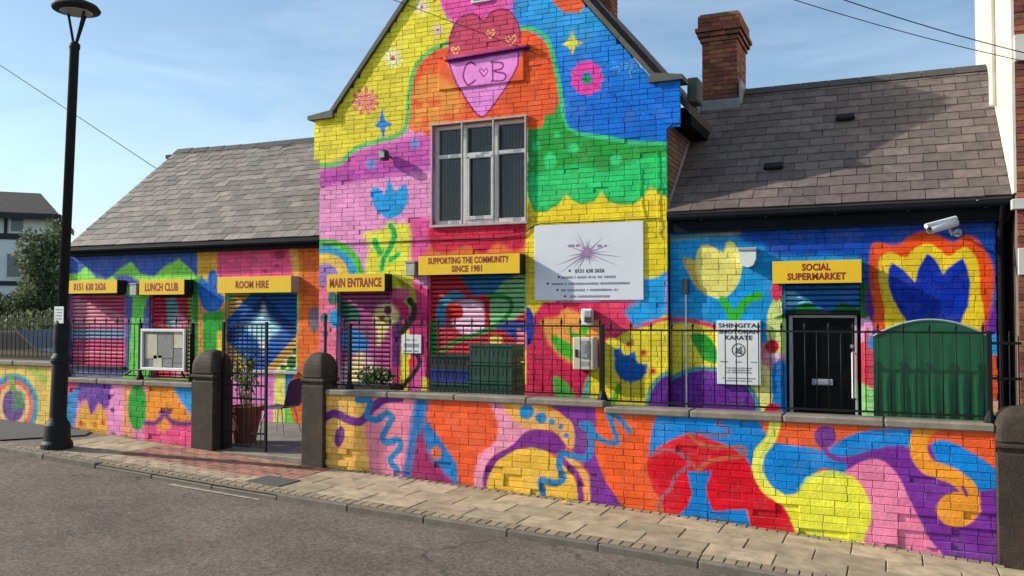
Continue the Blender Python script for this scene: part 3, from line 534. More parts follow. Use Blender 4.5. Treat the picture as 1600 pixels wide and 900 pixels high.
# ------------------------------------------------------------------ plain materials
M_road = None
def asphalt():
    m, n, l, b = newmat('asphalt'); g = n.new('ShaderNodeNewGeometry')
    def noise(sc, d=6, r=.6):
        q = n.new('ShaderNodeTexNoise'); q.inputs['Scale'].default_value = sc; q.inputs['Detail'].default_value = d; q.inputs['Roughness'].default_value = r; l.new(g.outputs['Position'], q.inputs['Vector']); return q
    a, c, e = noise(.9, 8, .7), noise(130, 3), noise(19, 8, .75)
    r1 = n.new('ShaderNodeValToRGB'); cr = r1.color_ramp; cr.elements[0].position = .3; cr.elements[0].color = (.112, .086, .066, 1); cr.elements[1].position = .72; cr.elements[1].color = (.212, .170, .135, 1); l.new(a.outputs['Fac'], r1.inputs[0])
    v = n.new('ShaderNodeTexVoronoi'); v.inputs['Scale'].default_value = 62; l.new(g.outputs['Position'], v.inputs['Vector'])
    mr = n.new('ShaderNodeMapRange'); mr.inputs[1].default_value = 0; mr.inputs[2].default_value = 1; mr.inputs[3].default_value = .66; mr.inputs[4].default_value = 1.32; sv = n.new('ShaderNodeSeparateColor'); l.new(v.outputs['Color'], sv.inputs[0]); l.new(sv.outputs[0], mr.inputs[0])
    mr2 = n.new('ShaderNodeMapRange'); mr2.inputs[1].default_value = .3; mr2.inputs[2].default_value = .7; mr2.inputs[3].default_value = .58; mr2.inputs[4].default_value = 1.36; l.new(e.outputs['Fac'], mr2.inputs[0])
    mu = n.new('ShaderNodeMath'); mu.operation = 'MULTIPLY'; l.new(mr.outputs[0], mu.inputs[0]); l.new(mr2.outputs[0], mu.inputs[1])
    hv = n.new('ShaderNodeHueSaturation'); l.new(r1.outputs[0], hv.inputs['Color']); l.new(mu.outputs[0], hv.inputs['Value']); 
    # hairline cracks and old repairs
    vc = n.new('ShaderNodeTexVoronoi'); vc.feature = 'DISTANCE_TO_EDGE'; vc.inputs['Scale'].default_value = .62
    wv = noise(3.2, 6, .65); wm = n.new('ShaderNodeVectorMath'); wm.operation = 'MULTIPLY_ADD'; l.new(wv.outputs['Color'], wm.inputs[0]); wm.inputs[1].default_value = (.45, .45, 0); l.new(g.outputs['Position'], wm.inputs[2]); l.new(wm.outputs[0], vc.inputs['Vector'])
    mc = n.new('ShaderNodeMapRange'); mc.inputs[1].default_value = .0; mc.inputs[2].default_value = .012; mc.inputs[3].default_value = .75; mc.inputs[4].default_value = 0; l.new(vc.outputs['Distance'], mc.inputs[0])
    nm = noise(.5, 3, .5); mk = n.new('ShaderNodeMapRange'); mk.inputs[1].default_value = .48; mk.inputs[2].default_value = .6; l.new(nm.outputs['Fac'], mk.inputs[0])
    mq = n.new('ShaderNodeMath'); mq.operation = 'MULTIPLY'; l.new(mc.outputs[0], mq.inputs[0]); l.new(mk.outputs[0], mq.inputs[1])
    mz = n.new('ShaderNodeMix'); mz.data_type = 'RGBA'; l.new(mq.outputs[0], mz.inputs[0]); l.new(hv.outputs[0], mz.inputs[6]); mz.inputs[7].default_value = (.035, .03, .026, 1)
    l.new(mz.outputs[2], b.inputs['Base Color'])
    b.inputs['Roughness'].default_value = .85; b.inputs['Specular IOR Level'].default_value = .3
    bp = n.new('ShaderNodeBump'); bp.inputs['Strength'].default_value = .9; bp.inputs['Distance'].default_value = .014; l.new(e.outputs['Fac'], bp.inputs['Height']); l.new(bp.outputs[0], b.inputs['Normal'])
    return m
M_road = asphalt()
def leafmat(*a, **k):
    m = mat(*a, **k); n, l = m.node_tree.nodes, m.node_tree.links; b = n['Principled BSDF']; o = n['Material Output']
    t = n.new('ShaderNodeBsdfTranslucent'); s_ = n.new('ShaderNodeMixShader'); s_.inputs[0].default_value = .42
    l.new(b.inputs['Base Color'].links[0].from_socket, t.inputs['Color']); l.new(b.outputs[0], s_.inputs[1]); l.new(t.outputs[0], s_.inputs[2]); l.new(s_.outputs[0], o.inputs['Surface']); return m
M_slab = mat('paving_stone', (.40, .315, .195), .85, var=.26, scale=6, bump=.5, bscale=90, islands=.22, dirt=(.17, .14, .09), dirt_amt=.85, dirt_scale=4.5)
M_joint = mat('sand_joint', (.16, .132, .092), .95, var=.3, scale=12)
M_kerb = mat('kerb_stone', (.165, .138, .105), .85, var=.2, scale=8, bump=.4, bscale=80, islands=.12, dirt=(.10, .088, .072), dirt_amt=.8, dirt_scale=6)
M_sett = mat('sett', (.29, .225, .14), .85, var=.2, scale=10, bump=.5, bscale=90, islands=.22, dirt=(.12, .10, .08), dirt_amt=.6, dirt_scale=5)
M_redsett = mat('red_paver', (.32, .145, .095), .85, var=.2, scale=10, bump=.4, bscale=90, islands=.32, dirt=(.2, .15, .10), dirt_amt=.4, dirt_scale=4)
M_tansett = mat('tan_paver', (.38, .29, .18), .85, var=.2, scale=10, bump=.4, bscale=90, islands=.2)
M_cope = mat('coping_stone', (.235, .198, .15), .8, var=.25, scale=7, bump=.4, bscale=60, dirt=(.12, .105, .085), dirt_amt=.8, dirt_scale=4)
M_pillar = mat('dark_sandstone', (.038, .025, .016), .8, var=.3, scale=5, bump=.5, bscale=45, dirt=(.095, .064, .040), dirt_amt=.8, dirt_scale=3.4)
M_iron = mat('black_iron', (.007, .007, .008), .6, var=.2, scale=20, spec=.25)
M_fascia = mat('fascia_paint', (.005, .007, .010), .7, var=.2, scale=8, spec=.1)
M_slateR = mat('slate_warm', (.120, .092, .082), .62, var=.3, scale=9, bump=.35, bscale=50, islands=.28, dirt=(.10, .085, .08), dirt_amt=.55, dirt_scale=2.2)
M_slateL = mat('slate_grey', (.195, .165, .138), .6, var=.3, scale=9, bump=.35, bscale=50, islands=.3, dirt=(.10, .095, .07), dirt_amt=.6, dirt_scale=2.6)
M_under = mat('roof_felt', (.03, .028, .027), .9)
M_ridge = mat('ridge_tile', (.05, .047, .045), .7, var=.2, bump=.3)
M_lead = mat('lead_flashing', (.21, .215, .22), .55, var=.25, scale=7)
M_redbrick = mat('red_brick', (.26, .085, .048), .85, var=.25, scale=14, bump=.5, bscale=70, islands=.35, dirt=(.05, .03, .022), dirt_amt=.75, dirt_scale=3.2)
M_brownbrick = mat('brown_brick', (.17, .085, .055), .85, var=.25, scale=14, bump=.5, bscale=70, islands=.3)
M_mortar = mat('mortar', (.16, .12, .095), .95, var=.2, scale=20)
M_darkstone = mat('gable_coping', (.085, .09, .075), .75, var=.25, scale=6, bump=.4, dirt=(.16, .16, .12), dirt_amt=.6)
M_yellow = mat('yellow_sign', (.86, .53, .008), .35, var=.05, scale=4)
M_redtxt = mat('red_letter', (.27, .010, .010), .6, var=.15, scale=30)
M_box = mat('sign_box_black', (.008, .008, .009), .6, var=.2, spec=.25)
M_boxpale = mat('bare_metal', (.42, .40, .35), .5, var=.2, scale=8)
M_white = mat('white_plastic', (.74, .74, .72), .4, var=.06, scale=6)
M_board = mat('white_board', (.70, .72, .76), .45, var=.05, scale=2)
M_grey = mat('grey_plastic', (.32, .33, .33), .5, var=.12)
M_cream = mat('cream_plastic', (.62, .56, .42), .5, var=.1)
M_ink = mat('dark_ink', (.03, .03, .04), .6)
M_inkgrey = mat('grey_ink', (.26, .26, .31), .6)
M_inkpurple = mat('purple_ink', (.33, .20, .36), .6)
M_inkpink = mat('pink_ink', (.42, .2, .38), .6)
M_frame = mat('window_frame', (.80, .80, .76), .45, var=.1)
M_guard = mat('guard_frame', (.40, .385, .36), .5, var=.2, scale=12)
M_mesh = mat('guard_mesh', (.055, .052, .05), .6)
M_glass = mat('dark_glass', (.012, .013, .014), .08, var=.05, spec=.7)
def glassmat():
    m, n, l, b = newmat('clear_glass'); o = n['Material Output']; t = n.new('ShaderNodeBsdfTransparent'); t.inputs[0].default_value = (.75, .78, .78, 1)
    gl = n.new('ShaderNodeBsdfGlossy'); gl.inputs['Roughness'].default_value = .03; gl.inputs['Color'].default_value = (.5, .5, .5, 1); x = n.new('ShaderNodeMixShader'); x.inputs[0].default_value = .06
    l.new(t.outputs[0], x.inputs[1]); l.new(gl.outputs[0], x.inputs[2]); l.new(x.outputs[0], o.inputs['Surface']); return m
M_pane = glassmat()
M_blind = mat('blind', (.10, .078, .06), .8, var=.15)
M_black = mat('black_paint', (.0025, .0025, .003), .45, var=.2, spec=.12)
M_steel = mat('steel', (.5, .5, .48), .35, metal=.6, var=.1)
M_green = mat('green_container', (.003, .085, .032), .35, var=.14, scale=3, coat=.1)
M_greenrim = mat('pale_rim', (.30, .38, .32), .5)
M_crateg = mat('green_crate', (.010, .060, .035), .45, var=.2, scale=10)
M_crateb = mat('blue_crate', (.012, .022, .16), .45, var=.2, scale=10)
M_cratek = mat('black_crate', (.010, .016, .014), .5, var=.2, scale=10)
M_terra = mat('terracotta', (.25, .065, .042), .75, var=.2, scale=9)
M_soil = mat('soil', (.03, .02, .014), .95)
M_purple = mat('purple_seat', (.060, .028, .10), .5, var=.1)
M_leaf = leafmat('leaf', (.062, .115, .028), .6, var=.3, scale=3, islands=.45)
M_leafl = leafmat('leaf_pale', (.17, .24, .045), .6, var=.3, scale=3, islands=.4)
M_leafd = leafmat('leaf_tree', (.14, .165, .075), .65, var=.35, scale=2, islands=.5)
M_bark = mat('bark', (.07, .05, .035), .9, var=.3)
M_render = mat('house_render', (.82, .82, .81), .85, var=.08, scale=2)
M_housewood = mat('house_trim', (.02, .02, .024), .6)
M_roofdark = mat('house_tile', (.062, .045, .038), .8, var=.3, scale=5, islands=.2)
M_forec = mat('forecourt_concrete', (.17, .165, .155), .9, var=.25, scale=4, bump=.3, dirt=(.08, .075, .07), dirt_amt=.7)
M_whitewall = mat('white_render', (.66, .64, .54), .8, var=.1, scale=3, dirt=(.5, .47, .38), dirt_amt=.5)
M_car = mat('car_paint', (.012, .014, .018), .25, coat=.6, var=.05)
M_carglass = mat('car_glass', (.02, .024, .028), .05, spec=.8)
M_housepane = mat('house_pane', (.16, .18, .19), .2)
M_tyre = mat('rubber', (.012, .012, .012), .8)
M_pale = mat('stone_band', (.56, .55, .50), .8, var=.15)
M_paper = mat('paper', (.52, .49, .36), .8, var=.2, scale=7)
M_paperg = mat('grey_paper', (.22, .22, .21), .8, var=.3, scale=30)
M_lampbase = mat('lamp_post_paint', (.010, .012, .013), .6, var=.2, spec=.25)
M_lampglass = mat('lamp_underside', (.35, .36, .36), .3)
M_ghill = mat('far_ground', (.10, .11, .06), .95, var=.3)
M_darkpatch = mat('dark_patch', (.085, .08, .075), .9, var=.25, scale=20, bump=.4)
M_roadpaint = mat('worn_road_paint', (.42, .36, .25), .8, var=.35, scale=14, dirt=(.15, .13, .11), dirt_amt=.9, dirt_scale=9)

# ------------------------------------------------------------------ ground
def strip(y0, y1, dz0, dz1, name, m, xs=None):
    mb = MB(); xs = xs or [p[0] for p in GP]
    vs = []; fs = []
    for x in xs: vs += [(x, y0, gz(x) + dz0), (x, y1, gz(x) + dz1)]
    for i in range(len(xs) - 1): fs.append((2 * i, 2 * i + 2, 2 * i + 3, 2 * i + 1))
    mb.add(vs, fs); return mb.build(name, m)
KY = 7.65                                          # kerb line
XS = [-300, -120] + [p[0] for p in GP] + [120, 300]
ogz = gz
def gz(x):
    if x < -30: return .75 + (-30 - x) * .004
    if x > 30: return -1.7 - (x - 30) * .004
    return ogz(x)
road = structure(strip(-60, KY + .03, -.055, -.072, 'road', M_road, XS))
bgd = MB(); vs = []; fs = []
for x in XS: vs += [(x, YW + .2, min(gz(x), 0) - .12), (x, 600, min(gz(x), 0) - .12)]
for i in range(len(XS) - 1): fs.append((2 * i, 2 * i + 2, 2 * i + 3, 2 * i + 1))
structure(bgd.add(vs, fs).build('ground', M_ghill))
pav = structure(strip(KY + .02, YW + .24, -.018, -.018, 'pavement', M_joint, [-60] + [p[0] for p in GP[1:-1]] + [24]))
fc = MB(); fc.box(-16.5, 3.5, YW + .16, YL + 3, FZ - .3, FZ); structure(fc.build('forecourt', M_forec))
def lay(me, name, m, parent, x, y, dz=0, tw=0.):
    a = -math.atan(gslope(x)); b = (random.random() - .5) * .008
    mw = Matrix.Translation((x, y, gz(x) + dz + (random.random() - .5) * .004)) @ Euler((b, a + (random.random() - .5) * .006, tw), 'XYZ').to_matrix().to_4x4()
    return put(me, name, m, parent, False, mw)
def slab_mesh(w, d, h=.05, bev=.005):
    return MB().box(-w / 2, w / 2, -d / 2, d / 2, -h, 0, bev).mesh('slab')
def rows(x0, x1, y0, nrow, d, w, name, m, gap=.011):
    me = slab_mesh(w - gap, d - gap); cut = {}
    for r in range(nrow):
        x = x0 - (w * .5 if r % 2 else 0)
        while x < x1 - .02:
            a, b = max(x, x0), min(x + w, x1)
            if b - a > .05:
                q = me
                if b - a < w - .01:
                    k = round(b - a, 3)
                    if k not in cut: cut[k] = slab_mesh(b - a - gap, d - gap); cut[k].materials.append(m)
                    q = cut[k]
                lay(q, name, m, pav, (a + b) / 2, y0 + d * (r + .5))
            x += w
SX0, SX1 = -6.5, 1.9
rows(SX0, SX1, KY + .25, 3, .39, .61, 'paving_slab', M_slab)
rows(-10.35, -9.2, KY + .25, 3, .39, .61, 'paving_slab', M_slab)
rows(-9.2, SX0, KY + .25, 3, .10, .20, 'tan_paver', M_tansett, .008)
rows(-9.2, SX0, KY + .55, 8, .109, .215, 'red_paver', M_redsett, .008)
me = slab_mesh(.094, .15)
x = -13.0
while x < 1.9: lay(me, 'kerb_sett', M_sett, pav, x, KY + .168); x += .105
st = MB(); x = SX0                                     # setts laid against the wall
while x < .8:
    if x > -6.5:
        for k in (0,): st.box(x, x + .092, YW - .095, YW - .012, gz(x + .05) - .05, gz(x + .05) + .001 + random.random() * .006, .006)
    x += .1
stuff(st.build('wall_sett', M_sett, pav))
patch = MB(); vs = [(-16, KY + .27, gz(-16) + .002), (-11.1, KY + .27, gz(-11.1) + .002), (-10.6, YW - .3, gz(-10.6) + .002), (-16, YW - .02, gz(-16) + .002), (-10.8, YW - .02, gz(-10.8) + .002)]
patch.add(vs, [(0, 1, 2, 4, 3)]).build('dark_patch', M_darkpatch, pav)  # darker patch at the far left of the pavement
me = MB().box(-.457, .457, -.045, .045, -.22, 0, .010).mesh('kerb'); x = -13.1
while x < 2.4: lay(me, 'kerb_stone', M_kerb, pav, x, KY + .045, -.004 if not -8.6 < x < -6.6 else -.03); x += .92
cov = MB()                                            # inspection cover in the paving
cx = -6.62; lay(MB().box(-.24, .24, -.20, .20, -.03, .006, .006).mesh('cover'), 'drain_cover', M_darkpatch, pav, cx, KY + .46, .004)
# worn paint beside the kerb and a pale scuff
for (xa, xb, y0, y1) in ((-7.65, -6.35, KY - .13, KY - .075),):
    MB().add([(xa, y0, gz(xa) - .0665), (xb, y0 + .01, gz(xb) - .0665), (xb, y1, gz(xb) - .0665), (xa, y1, gz(xa) - .0665)], [(0, 1, 2, 3)]).build('road_marking', M_roadpaint, road)

# ------------------------------------------------------------------ brickwork
BH, BL_ = .075, .2275; GAP = .0065
def brick_list(xl, xr, z0, z1, holes=(), L=None, Rr=None, ph=0):
    out = []; i = 0; z = z0
    while z < z1 - .01:
        zj = (random.random() - .5) * .004; za, zb = z + zj, min(z + BH - GAP + zj, z1)
        l0, l1 = (L(za), L(zb)) if L else (xl, xl); r0, r1 = (Rr(za), Rr(zb)) if Rr else (xr, xr)
        x = xl - ((.5 if (i + ph) % 2 else 0) + random.random() * .06) * BL_
        while x < xr:
            hl = BL_ if random.random() > .07 else BL_ * .5
            a, b = x, x + hl - GAP; x += hl
            segs = [(a, b)]
            for (ha, hb, hz0, hz1) in holes:
                if min(zb, hz1) - max(za, hz0) > .012:
                    ns = []
                    for (p, q) in segs:
                        if q <= ha or p >= hb: ns.append((p, q))
                        else:
                            if ha - p > .02: ns.append((p, ha - .003))
                            if q - hb > .02: ns.append((hb + .003, q))
                    segs = ns
            for (p, q) in segs:
                a0, b0, a1, b1 = max(p, l0), min(q, r0), max(p, l1), min(q, r1)
                if b0 - a0 < .015 or b1 - a1 < .004: continue
                full = abs(q - p - (BL_ - GAP)) < 1e-6 and a0 == p and a1 == p and b0 == q and b1 == q and abs(zb - za - BH + GAP) < 1e-6
                out.append((a0, b0, a1, b1, za, zb, full))
        z += BH; i += 1
    return out
def brick_meshes(name, m):
    res = []
    for k in range(5):
        e = .003; r = lambda: (random.random() - .5) * .003
        h = (BH - GAP) / 2; w = (BL_ - GAP) / 2
        fr = [(-w + e + r(), r(), -h + e + r()), (w - e + r(), r(), -h + e + r()), (w - e + r(), r(), h - e + r()), (-w + e + r(), r(), h - e + r())]
        md = [(-w, .003, -h), (w, .003, -h), (w, .003, h), (-w, .003, h)]; bk = [(-w, .055, -h), (w, .055, -h), (w, .055, h), (-w, .055, h)]
        fs = [(0, 1, 2, 3)] + [(i, i + 4, (i + 1) % 4 + 4, (i + 1) % 4) for i in range(4)] + [(i + 4, i + 8, (i + 1) % 4 + 8, (i + 1) % 4 + 4) for i in range(4)]
        me = MB().add(fr + md + bk, [f[::-1] for f in fs]).mesh(name); me.materials.append(m); res.append(me)
    return res
def brickwork(parent, bl, Y, m, nmax, score, gone=None, bed=None, amp=.0045, deep=.03):
    """nmax largest whole bricks as single parts, the rest joined"""
    fulls = sorted([b for b in bl if b[6]], key=score)[:nmax]; chosen = set(id(b) for b in fulls)
    ms = brick_meshes('brick', m)
    mb = MB(); bd = MB(); rec = lambda b: gone(b) if gone else 0.
    for b in bl:
        a0, b0, a1, b1, za, zb, f = b; rc_ = rec(b); d = rc_ + (random.random() - .5) * amp
        if bed:
            q_ = GAP / 2 + .0012; yb_ = Y + (.0055 if rc_ < .008 else deep - .002)
            bd.add([(a0 - q_, yb_, za - q_), (b0 + q_, yb_, za - q_), (b1 + q_, yb_, zb + q_), (a1 - q_, yb_, zb + q_)], [(0, 1, 2, 3)])
        if id(b) in chosen:
            put(random.choice(ms), 'brick', m, parent, False, Matrix.Translation(((a0 + b0) / 2, Y + d, (za + zb) / 2)) @ Euler(((random.random() - .5) * .03, (random.random() - .5) * .012, (random.random() - .5) * .012)).to_matrix().to_4x4())
        else:
            e = .003; t = [(random.random() - .5) * .003 for _ in range(4)]
            vs = [(a0 + e, Y + d + t[0], za + e), (b0 - e, Y + d + t[1], za + e), (b1 - e, Y + d + t[2], zb - e), (a1 + e, Y + d + t[3], zb - e),
                  (a0, Y + d + .003, za), (b0, Y + d + .003, za), (b1, Y + d + .003, zb), (a1, Y + d + .003, zb), (a0, Y + .055, za), (b0, Y + .055, za), (b1, Y + .055, zb), (a1, Y + .055, zb)]
            fs = [(0, 1, 2, 3)] + [(i, i + 4, (i + 1) % 4 + 4, (i + 1) % 4) for i in range(4)] + [(i + 4, i + 8, (i + 1) % 4 + 8, (i + 1) % 4 + 4) for i in range(4)]
            mb.add(vs, [q[::-1] for q in fs])
    if mb.v: stuff(mb.build('brickwork', m, parent))
    if bd.v: stuff(bd.build('mortar_bed', bed, parent))
def backing(name, m, parent, x0, x1, z0, z1, Y, holes=(), reveal=.16, extra=None):
    """painted bed of mortar behind the brick faces, with openings and their reveals"""
    mb = MB(); xs = sorted({x0, x1, *[v for h in holes for v in h[:2]]}); zs = sorted({z0, z1, *[min(max(v, z0), z1) for h in holes for v in h[2:]]})
    for a, b in zip(xs, xs[1:]):
        for c, d in zip(zs, zs[1:]):
            mx_, mz_ = (a + b) / 2, (c + d) / 2
            if any(h[0] < mx_ < h[1] and h[2] < mz_ < h[3] for h in holes): continue
            mb.add([(a, Y, c), (b, Y, c), (b, Y, d), (a, Y, d)], [(0, 1, 2, 3)])
    for (a, b, c, d) in holes:
        mb.add([(a, Y, c), (b, Y, c), (b, Y, d), (a, Y, d), (a, Y + reveal, c), (b, Y + reveal, c), (b, Y + reveal, d), (a, Y + reveal, d)], [(0, 4, 5, 1), (1, 5, 6, 2), (2, 6, 7, 3), (3, 7, 4, 0)])
    if extra: mb.add([(x, Y, z) for x, z in extra], [tuple(range(len(extra)))])
    return mb.build(name, m, parent)

# ------------------------------------------------------------------ street wall with copings
def gone_right(b):
    x = (b[0] + b[1]) / 2; z = b[4]; h = random.random()
    px = x
    if x > .0 and z < -.0 + .10 * (x - .2): return .020 if h < .72 else 0
    if -1.15 < x < -.55 and z < .05: return .02 if h < .35 else 0
    if -4.4 < x < -2.9 and z < .22: return .02 if h < .28 else 0
    if z < gz(x) + .2: return .02 if h < .12 else 0
    return .016 if h < .014 else 0
def street_wall(label, x0, x1, z1, m, cops, n, gone=None, zb=-.5, joints=()):
    t = thing('painted_wall', label, 'wall', ((x0 + x1) / 2, YW + .11, gz((x0 + x1) / 2)))
    for (a, b, zt) in cops:                            # runs of coping with their own height
        mb = MB().box(a, b, YW + .03, YW + .225, zb, zt - .075); mb.build('wall_core', m, t)
        bl = brick_list(a, b, zb, zt - .078)
        brickwork(t, bl, YW, m, int(n * (b - a) / (x1 - x0)), lambda q: depth((q[0] + q[1]) / 2, YW, q[4]) - (0 if q[4] > gz(q[0]) else -99), gone, J_LW if m is M_LW else J_LL, .0042)
        nn = max(1, round((b - a) / .95)); w = (b - a) / nn
        for k in range(nn):
            o = MB().box(a + k * w + .004, a + (k + 1) * w - .004, YW - .035, YW + .265, zt - .075, zt, .014)
            o.build('coping_stone', M_cope, t)
    return t
XP1 = (-8.86, -8.47); XP2 = (-7.0, -6.66); XP3 = (.84, 1.30)        # gate pillars and end pillar
random.seed(11)
street_wall('long low wall with swirling painted shapes from the gate to the end pillar', XP2[1], XP3[0], .97, M_LW, [(XP2[1], -2.94, .985), (-2.94, XP3[0], .925)], 298, gone_right)
street_wall('low painted wall with green oval between lamp post and gate', -11.62, XP1[0], .995, M_LL, [(-11.62, XP1[0], .995)], 290, lambda b: .018 if random.random() < .05 else 0, -.05)
street_wall('low yellow wall with painted rainbow left of the lamp post', -15.2, -11.62, 1.22, M_LL, [(-15.2, -11.62, 1.22)], 150, None, -.05)

def pillar(label, x0, x1, base, ytop, group=None):
    t = thing('stone_pillar', label, 'pillar', ((x0 + x1) / 2, YW + .1, base)); w = x1 - x0; cx = (x0 + x1) / 2; y0, y1 = YW - .06, YW - .06 + w
    zs = ytop - .20 - .19
    MB().box(x0, x1, y0, y1, base - .35, zs - .03, .012).build('shaft', M_pillar, t)
    MB().box(x0 + .018, x1 - .018, y0 + .018, y1 - .018, zs - .032, zs + .012).build('groove', M_pillar, t)
    MB().box(x0 - .012, x1 + .012, y0 - .012, y1 + .012, zs + .010, zs + .055, .012).build('band', M_pillar, t)
    MB().box(x0 + .012, x1 - .012, y0 + .012, y1 - .012, zs + .053, zs + .08).build('groove', M_pillar, t)
    mb = MB(); n = 14                                # domed cap, round in both directions
    vs = []; fs = []; hh = ytop - zs - .078
    prof = [(1.03, 0), (1.03, .26)] + [(1.03 * math.cos(a) ** .75, .26 + .74 * math.sin(a)) for a in np.linspace(.12, math.pi / 2 - .04, 7)]
    for (rr, hz) in prof:
        for k in range(4 * n):
            a = 2 * math.pi * k / (4 * n); c, s_ = math.cos(a), math.sin(a); e = 8 if hz < .4 else 8 - 4.5 * (hz - .4) / .6
            r = (abs(c) ** e + abs(s_) ** e) ** (-1 / e) * rr * w / 2
            vs.append((cx + r * c, (y0 + y1) / 2 + r * s_, zs + .078 + hz * hh))
    m4 = 4 * n
    for i in range(len(prof) - 1):
        for k in range(m4): fs.append((i * m4 + k, i * m4 + (k + 1) % m4, (i + 1) * m4 + (k + 1) % m4, (i + 1) * m4 + k))
    fs.append(tuple((len(prof) - 1) * m4 + k for k in range(m4)))
    MB().add(vs, fs).build('cap', M_pillar, t, False)
pillar('dark stone pillar with domed cap left of the iron gate', *XP1, .08, 1.45)
pillar('dark stone pillar with domed cap right of the open gateway', *XP2, .03, 1.45)
pillar('dark stone end pillar at the right end of the long wall', *XP3, -.36, 1.09)

# ------------------------------------------------------------------ iron railings
YRAIL = YW + .115
def bar_mesh(z0, z1, tip, r=.006):
    mb = MB().tube([(0, 0, z0), (0, 0, z1)], r, 6)
    if tip: mb.lathe(0, 0, [(r, z1), (.012, z1 + .008), (.008, z1 + .02), (.017, z1 + .035), (.011, z1 + .055), (.001, z1 + .09)], 6)
    return mb.mesh('bar')
def railing(label, x0, x1, zc, ztop, posts, group=None, pitch=.1145, y=YRAIL, first=0):
    t = thing('iron_railing', label, 'railing', ((x0 + x1) / 2, y, zc))
    for z in (zc + .055, ztop): MB().box(x0, x1, y - .006, y + .006, z - .010, z + .010).build('rail', M_iron, t)
    ma, mb_ = bar_mesh(zc + .05, ztop, False), bar_mesh(zc + .05, ztop + .01, True); k = first; x = x0 + pitch / 2
    for q in (ma, mb_): q.materials.append(M_iron); q.shade_smooth()
    while x < x1:
        put(mb_ if k % 2 else ma, 'bar', M_iron, t, False, Matrix.Translation((x, y, 0))); k += 1; x += pitch
    for px in posts:
        MB().box(px - .022, px + .022, y - .022, y + .022, zc - .04, ztop + .02, .004).lathe(px, y, [(.06, zc - .0), (.055, zc + .03), (.03, zc + .09), (.02, zc + .14)], 10).build('post', M_iron, t)
    return t
railing('black iron railing in front of the main entrance and stacked crates', XP2[1] + .02, -3.03, .985, 1.808, (XP2[1] + .28, -3.0))
railing('black iron railing in front of the supermarket door and karate sign', -2.96, XP3[0] + .02, .925, 1.768, (XP3[0] - .03,), first=1)
railing('black iron railing behind the white notice board', -11.55, XP1[0] - .05, .995, 1.80, (-11.5, XP1[0] - .16, -10.0))
railing('black iron railing on the rainbow wall left of the lamp post', -15.2, -11.7, 1.22, 1.88, (-14.3,), pitch=.1)
# the gate leaf, standing closed on the left half of the opening
gt = thing('iron_gate', 'black iron gate leaf hung on the pillar beside the terracotta pot', 'gate', (-8.1, YW + .12, .06))
GX0, GX1 = XP1[1] + .03, -7.70; gy = YW + .10
for x in (GX0, GX1): MB().box(x - .016, x + .016, gy - .016, gy + .016, .1, 1.84).build('stile', M_iron, gt)
for z in (.16, .34, .80, .98, 1.14, 1.46, 1.80): MB().box(GX0 + .016, GX1 - .016, gy - .008, gy + .008, z - .012, z + .012).build('rail', M_iron, gt)
q = MB().tube([(0, 0, .16), (0, 0, 1.80)], .007, 6).mesh('bar'); q.materials.append(M_iron)
for k in range(1, 9): put(q, 'bar', M_iron, gt, False, Matrix.Translation((GX0 + (GX1 - GX0) * k / 9, gy, 0)))
g2 = thing('iron_post', 'short black iron post standing just behind the right gate pillar', 'post', (-7.03, YW + .5, FZ))
MB().box(-7.05, -7.02, YW + .48, YW + .51, FZ, 1.88, .003).box(-7.075, -6.995, YW + .455, YW + .535, FZ, FZ + .02).build('shaft', M_iron, g2)
MB().lathe(-7.035, YW + .495, [(.018, 1.88), (.026, 1.905), (.018, 1.93), (.003, 1.945)], 8).build('cap', M_iron, g2)
th = MB().box(XP1[1], XP2[0], YW - .02, YW + .30, -.2, .088, .01); structure(th.build('threshold', M_cope))

# ------------------------------------------------------------------ buildings
def rect(x0, y0, x1, y1, Y):
    """opening measured on the wall: left, top, right, bottom"""
    a, z1 = P(x0, y0, Y); b, _ = P(x1, y0, Y); _, z0 = P((x0 + x1) / 2, y1, Y); _, z1 = P((x0 + x1) / 2, y0, Y); return (a, b, z0, z1)
def shutter(parent, hole, Y, m, zbot=None, rail=M_box):
    a, b, z0, z1 = hole; z0 = zbot if zbot is not None else z0
    t = put(MB().box(a + .03, b - .03, Y + .105, Y + .13, z0, z1).mesh('shutter'), 'shutter', M_box, parent)
    hgt = .072; n = int((z1 - z0) / hgt); prof = [(.082, 0), (.062, .008), (.053, .026), (.056, .044), (.074, .056), (.096, .058), (.096, .0)]
    mb = MB(); vs = [(-(b - a) / 2 + .03, y, z) for y, z in prof] + [((b - a) / 2 - .03, y, z) for y, z in prof]; k = len(prof)
    mb.add(vs, [(i, (i + 1) % k, (i + 1) % k + k, i + k) for i in range(k)] + [tuple(range(k - 1, -1, -1)), tuple(range(k, 2 * k))])
    me = mb.mesh('slat'); me.materials.append(m)
    for i in range(n): put(me, 'slat', m, t, False, Matrix.Translation(((a + b) / 2, Y, z0 + i * hgt)))
    MB().box(a + .03, b - .03, Y + .05, Y + .098, z0 - .045, z0 - .002, .006).build('bottom_bar', M_box, t)
    for x in (a, b - .036): MB().box(x, x + .036, Y + .03, Y + .12, hole[2], z1, .004).build('guide_rail', m, t)
    return t
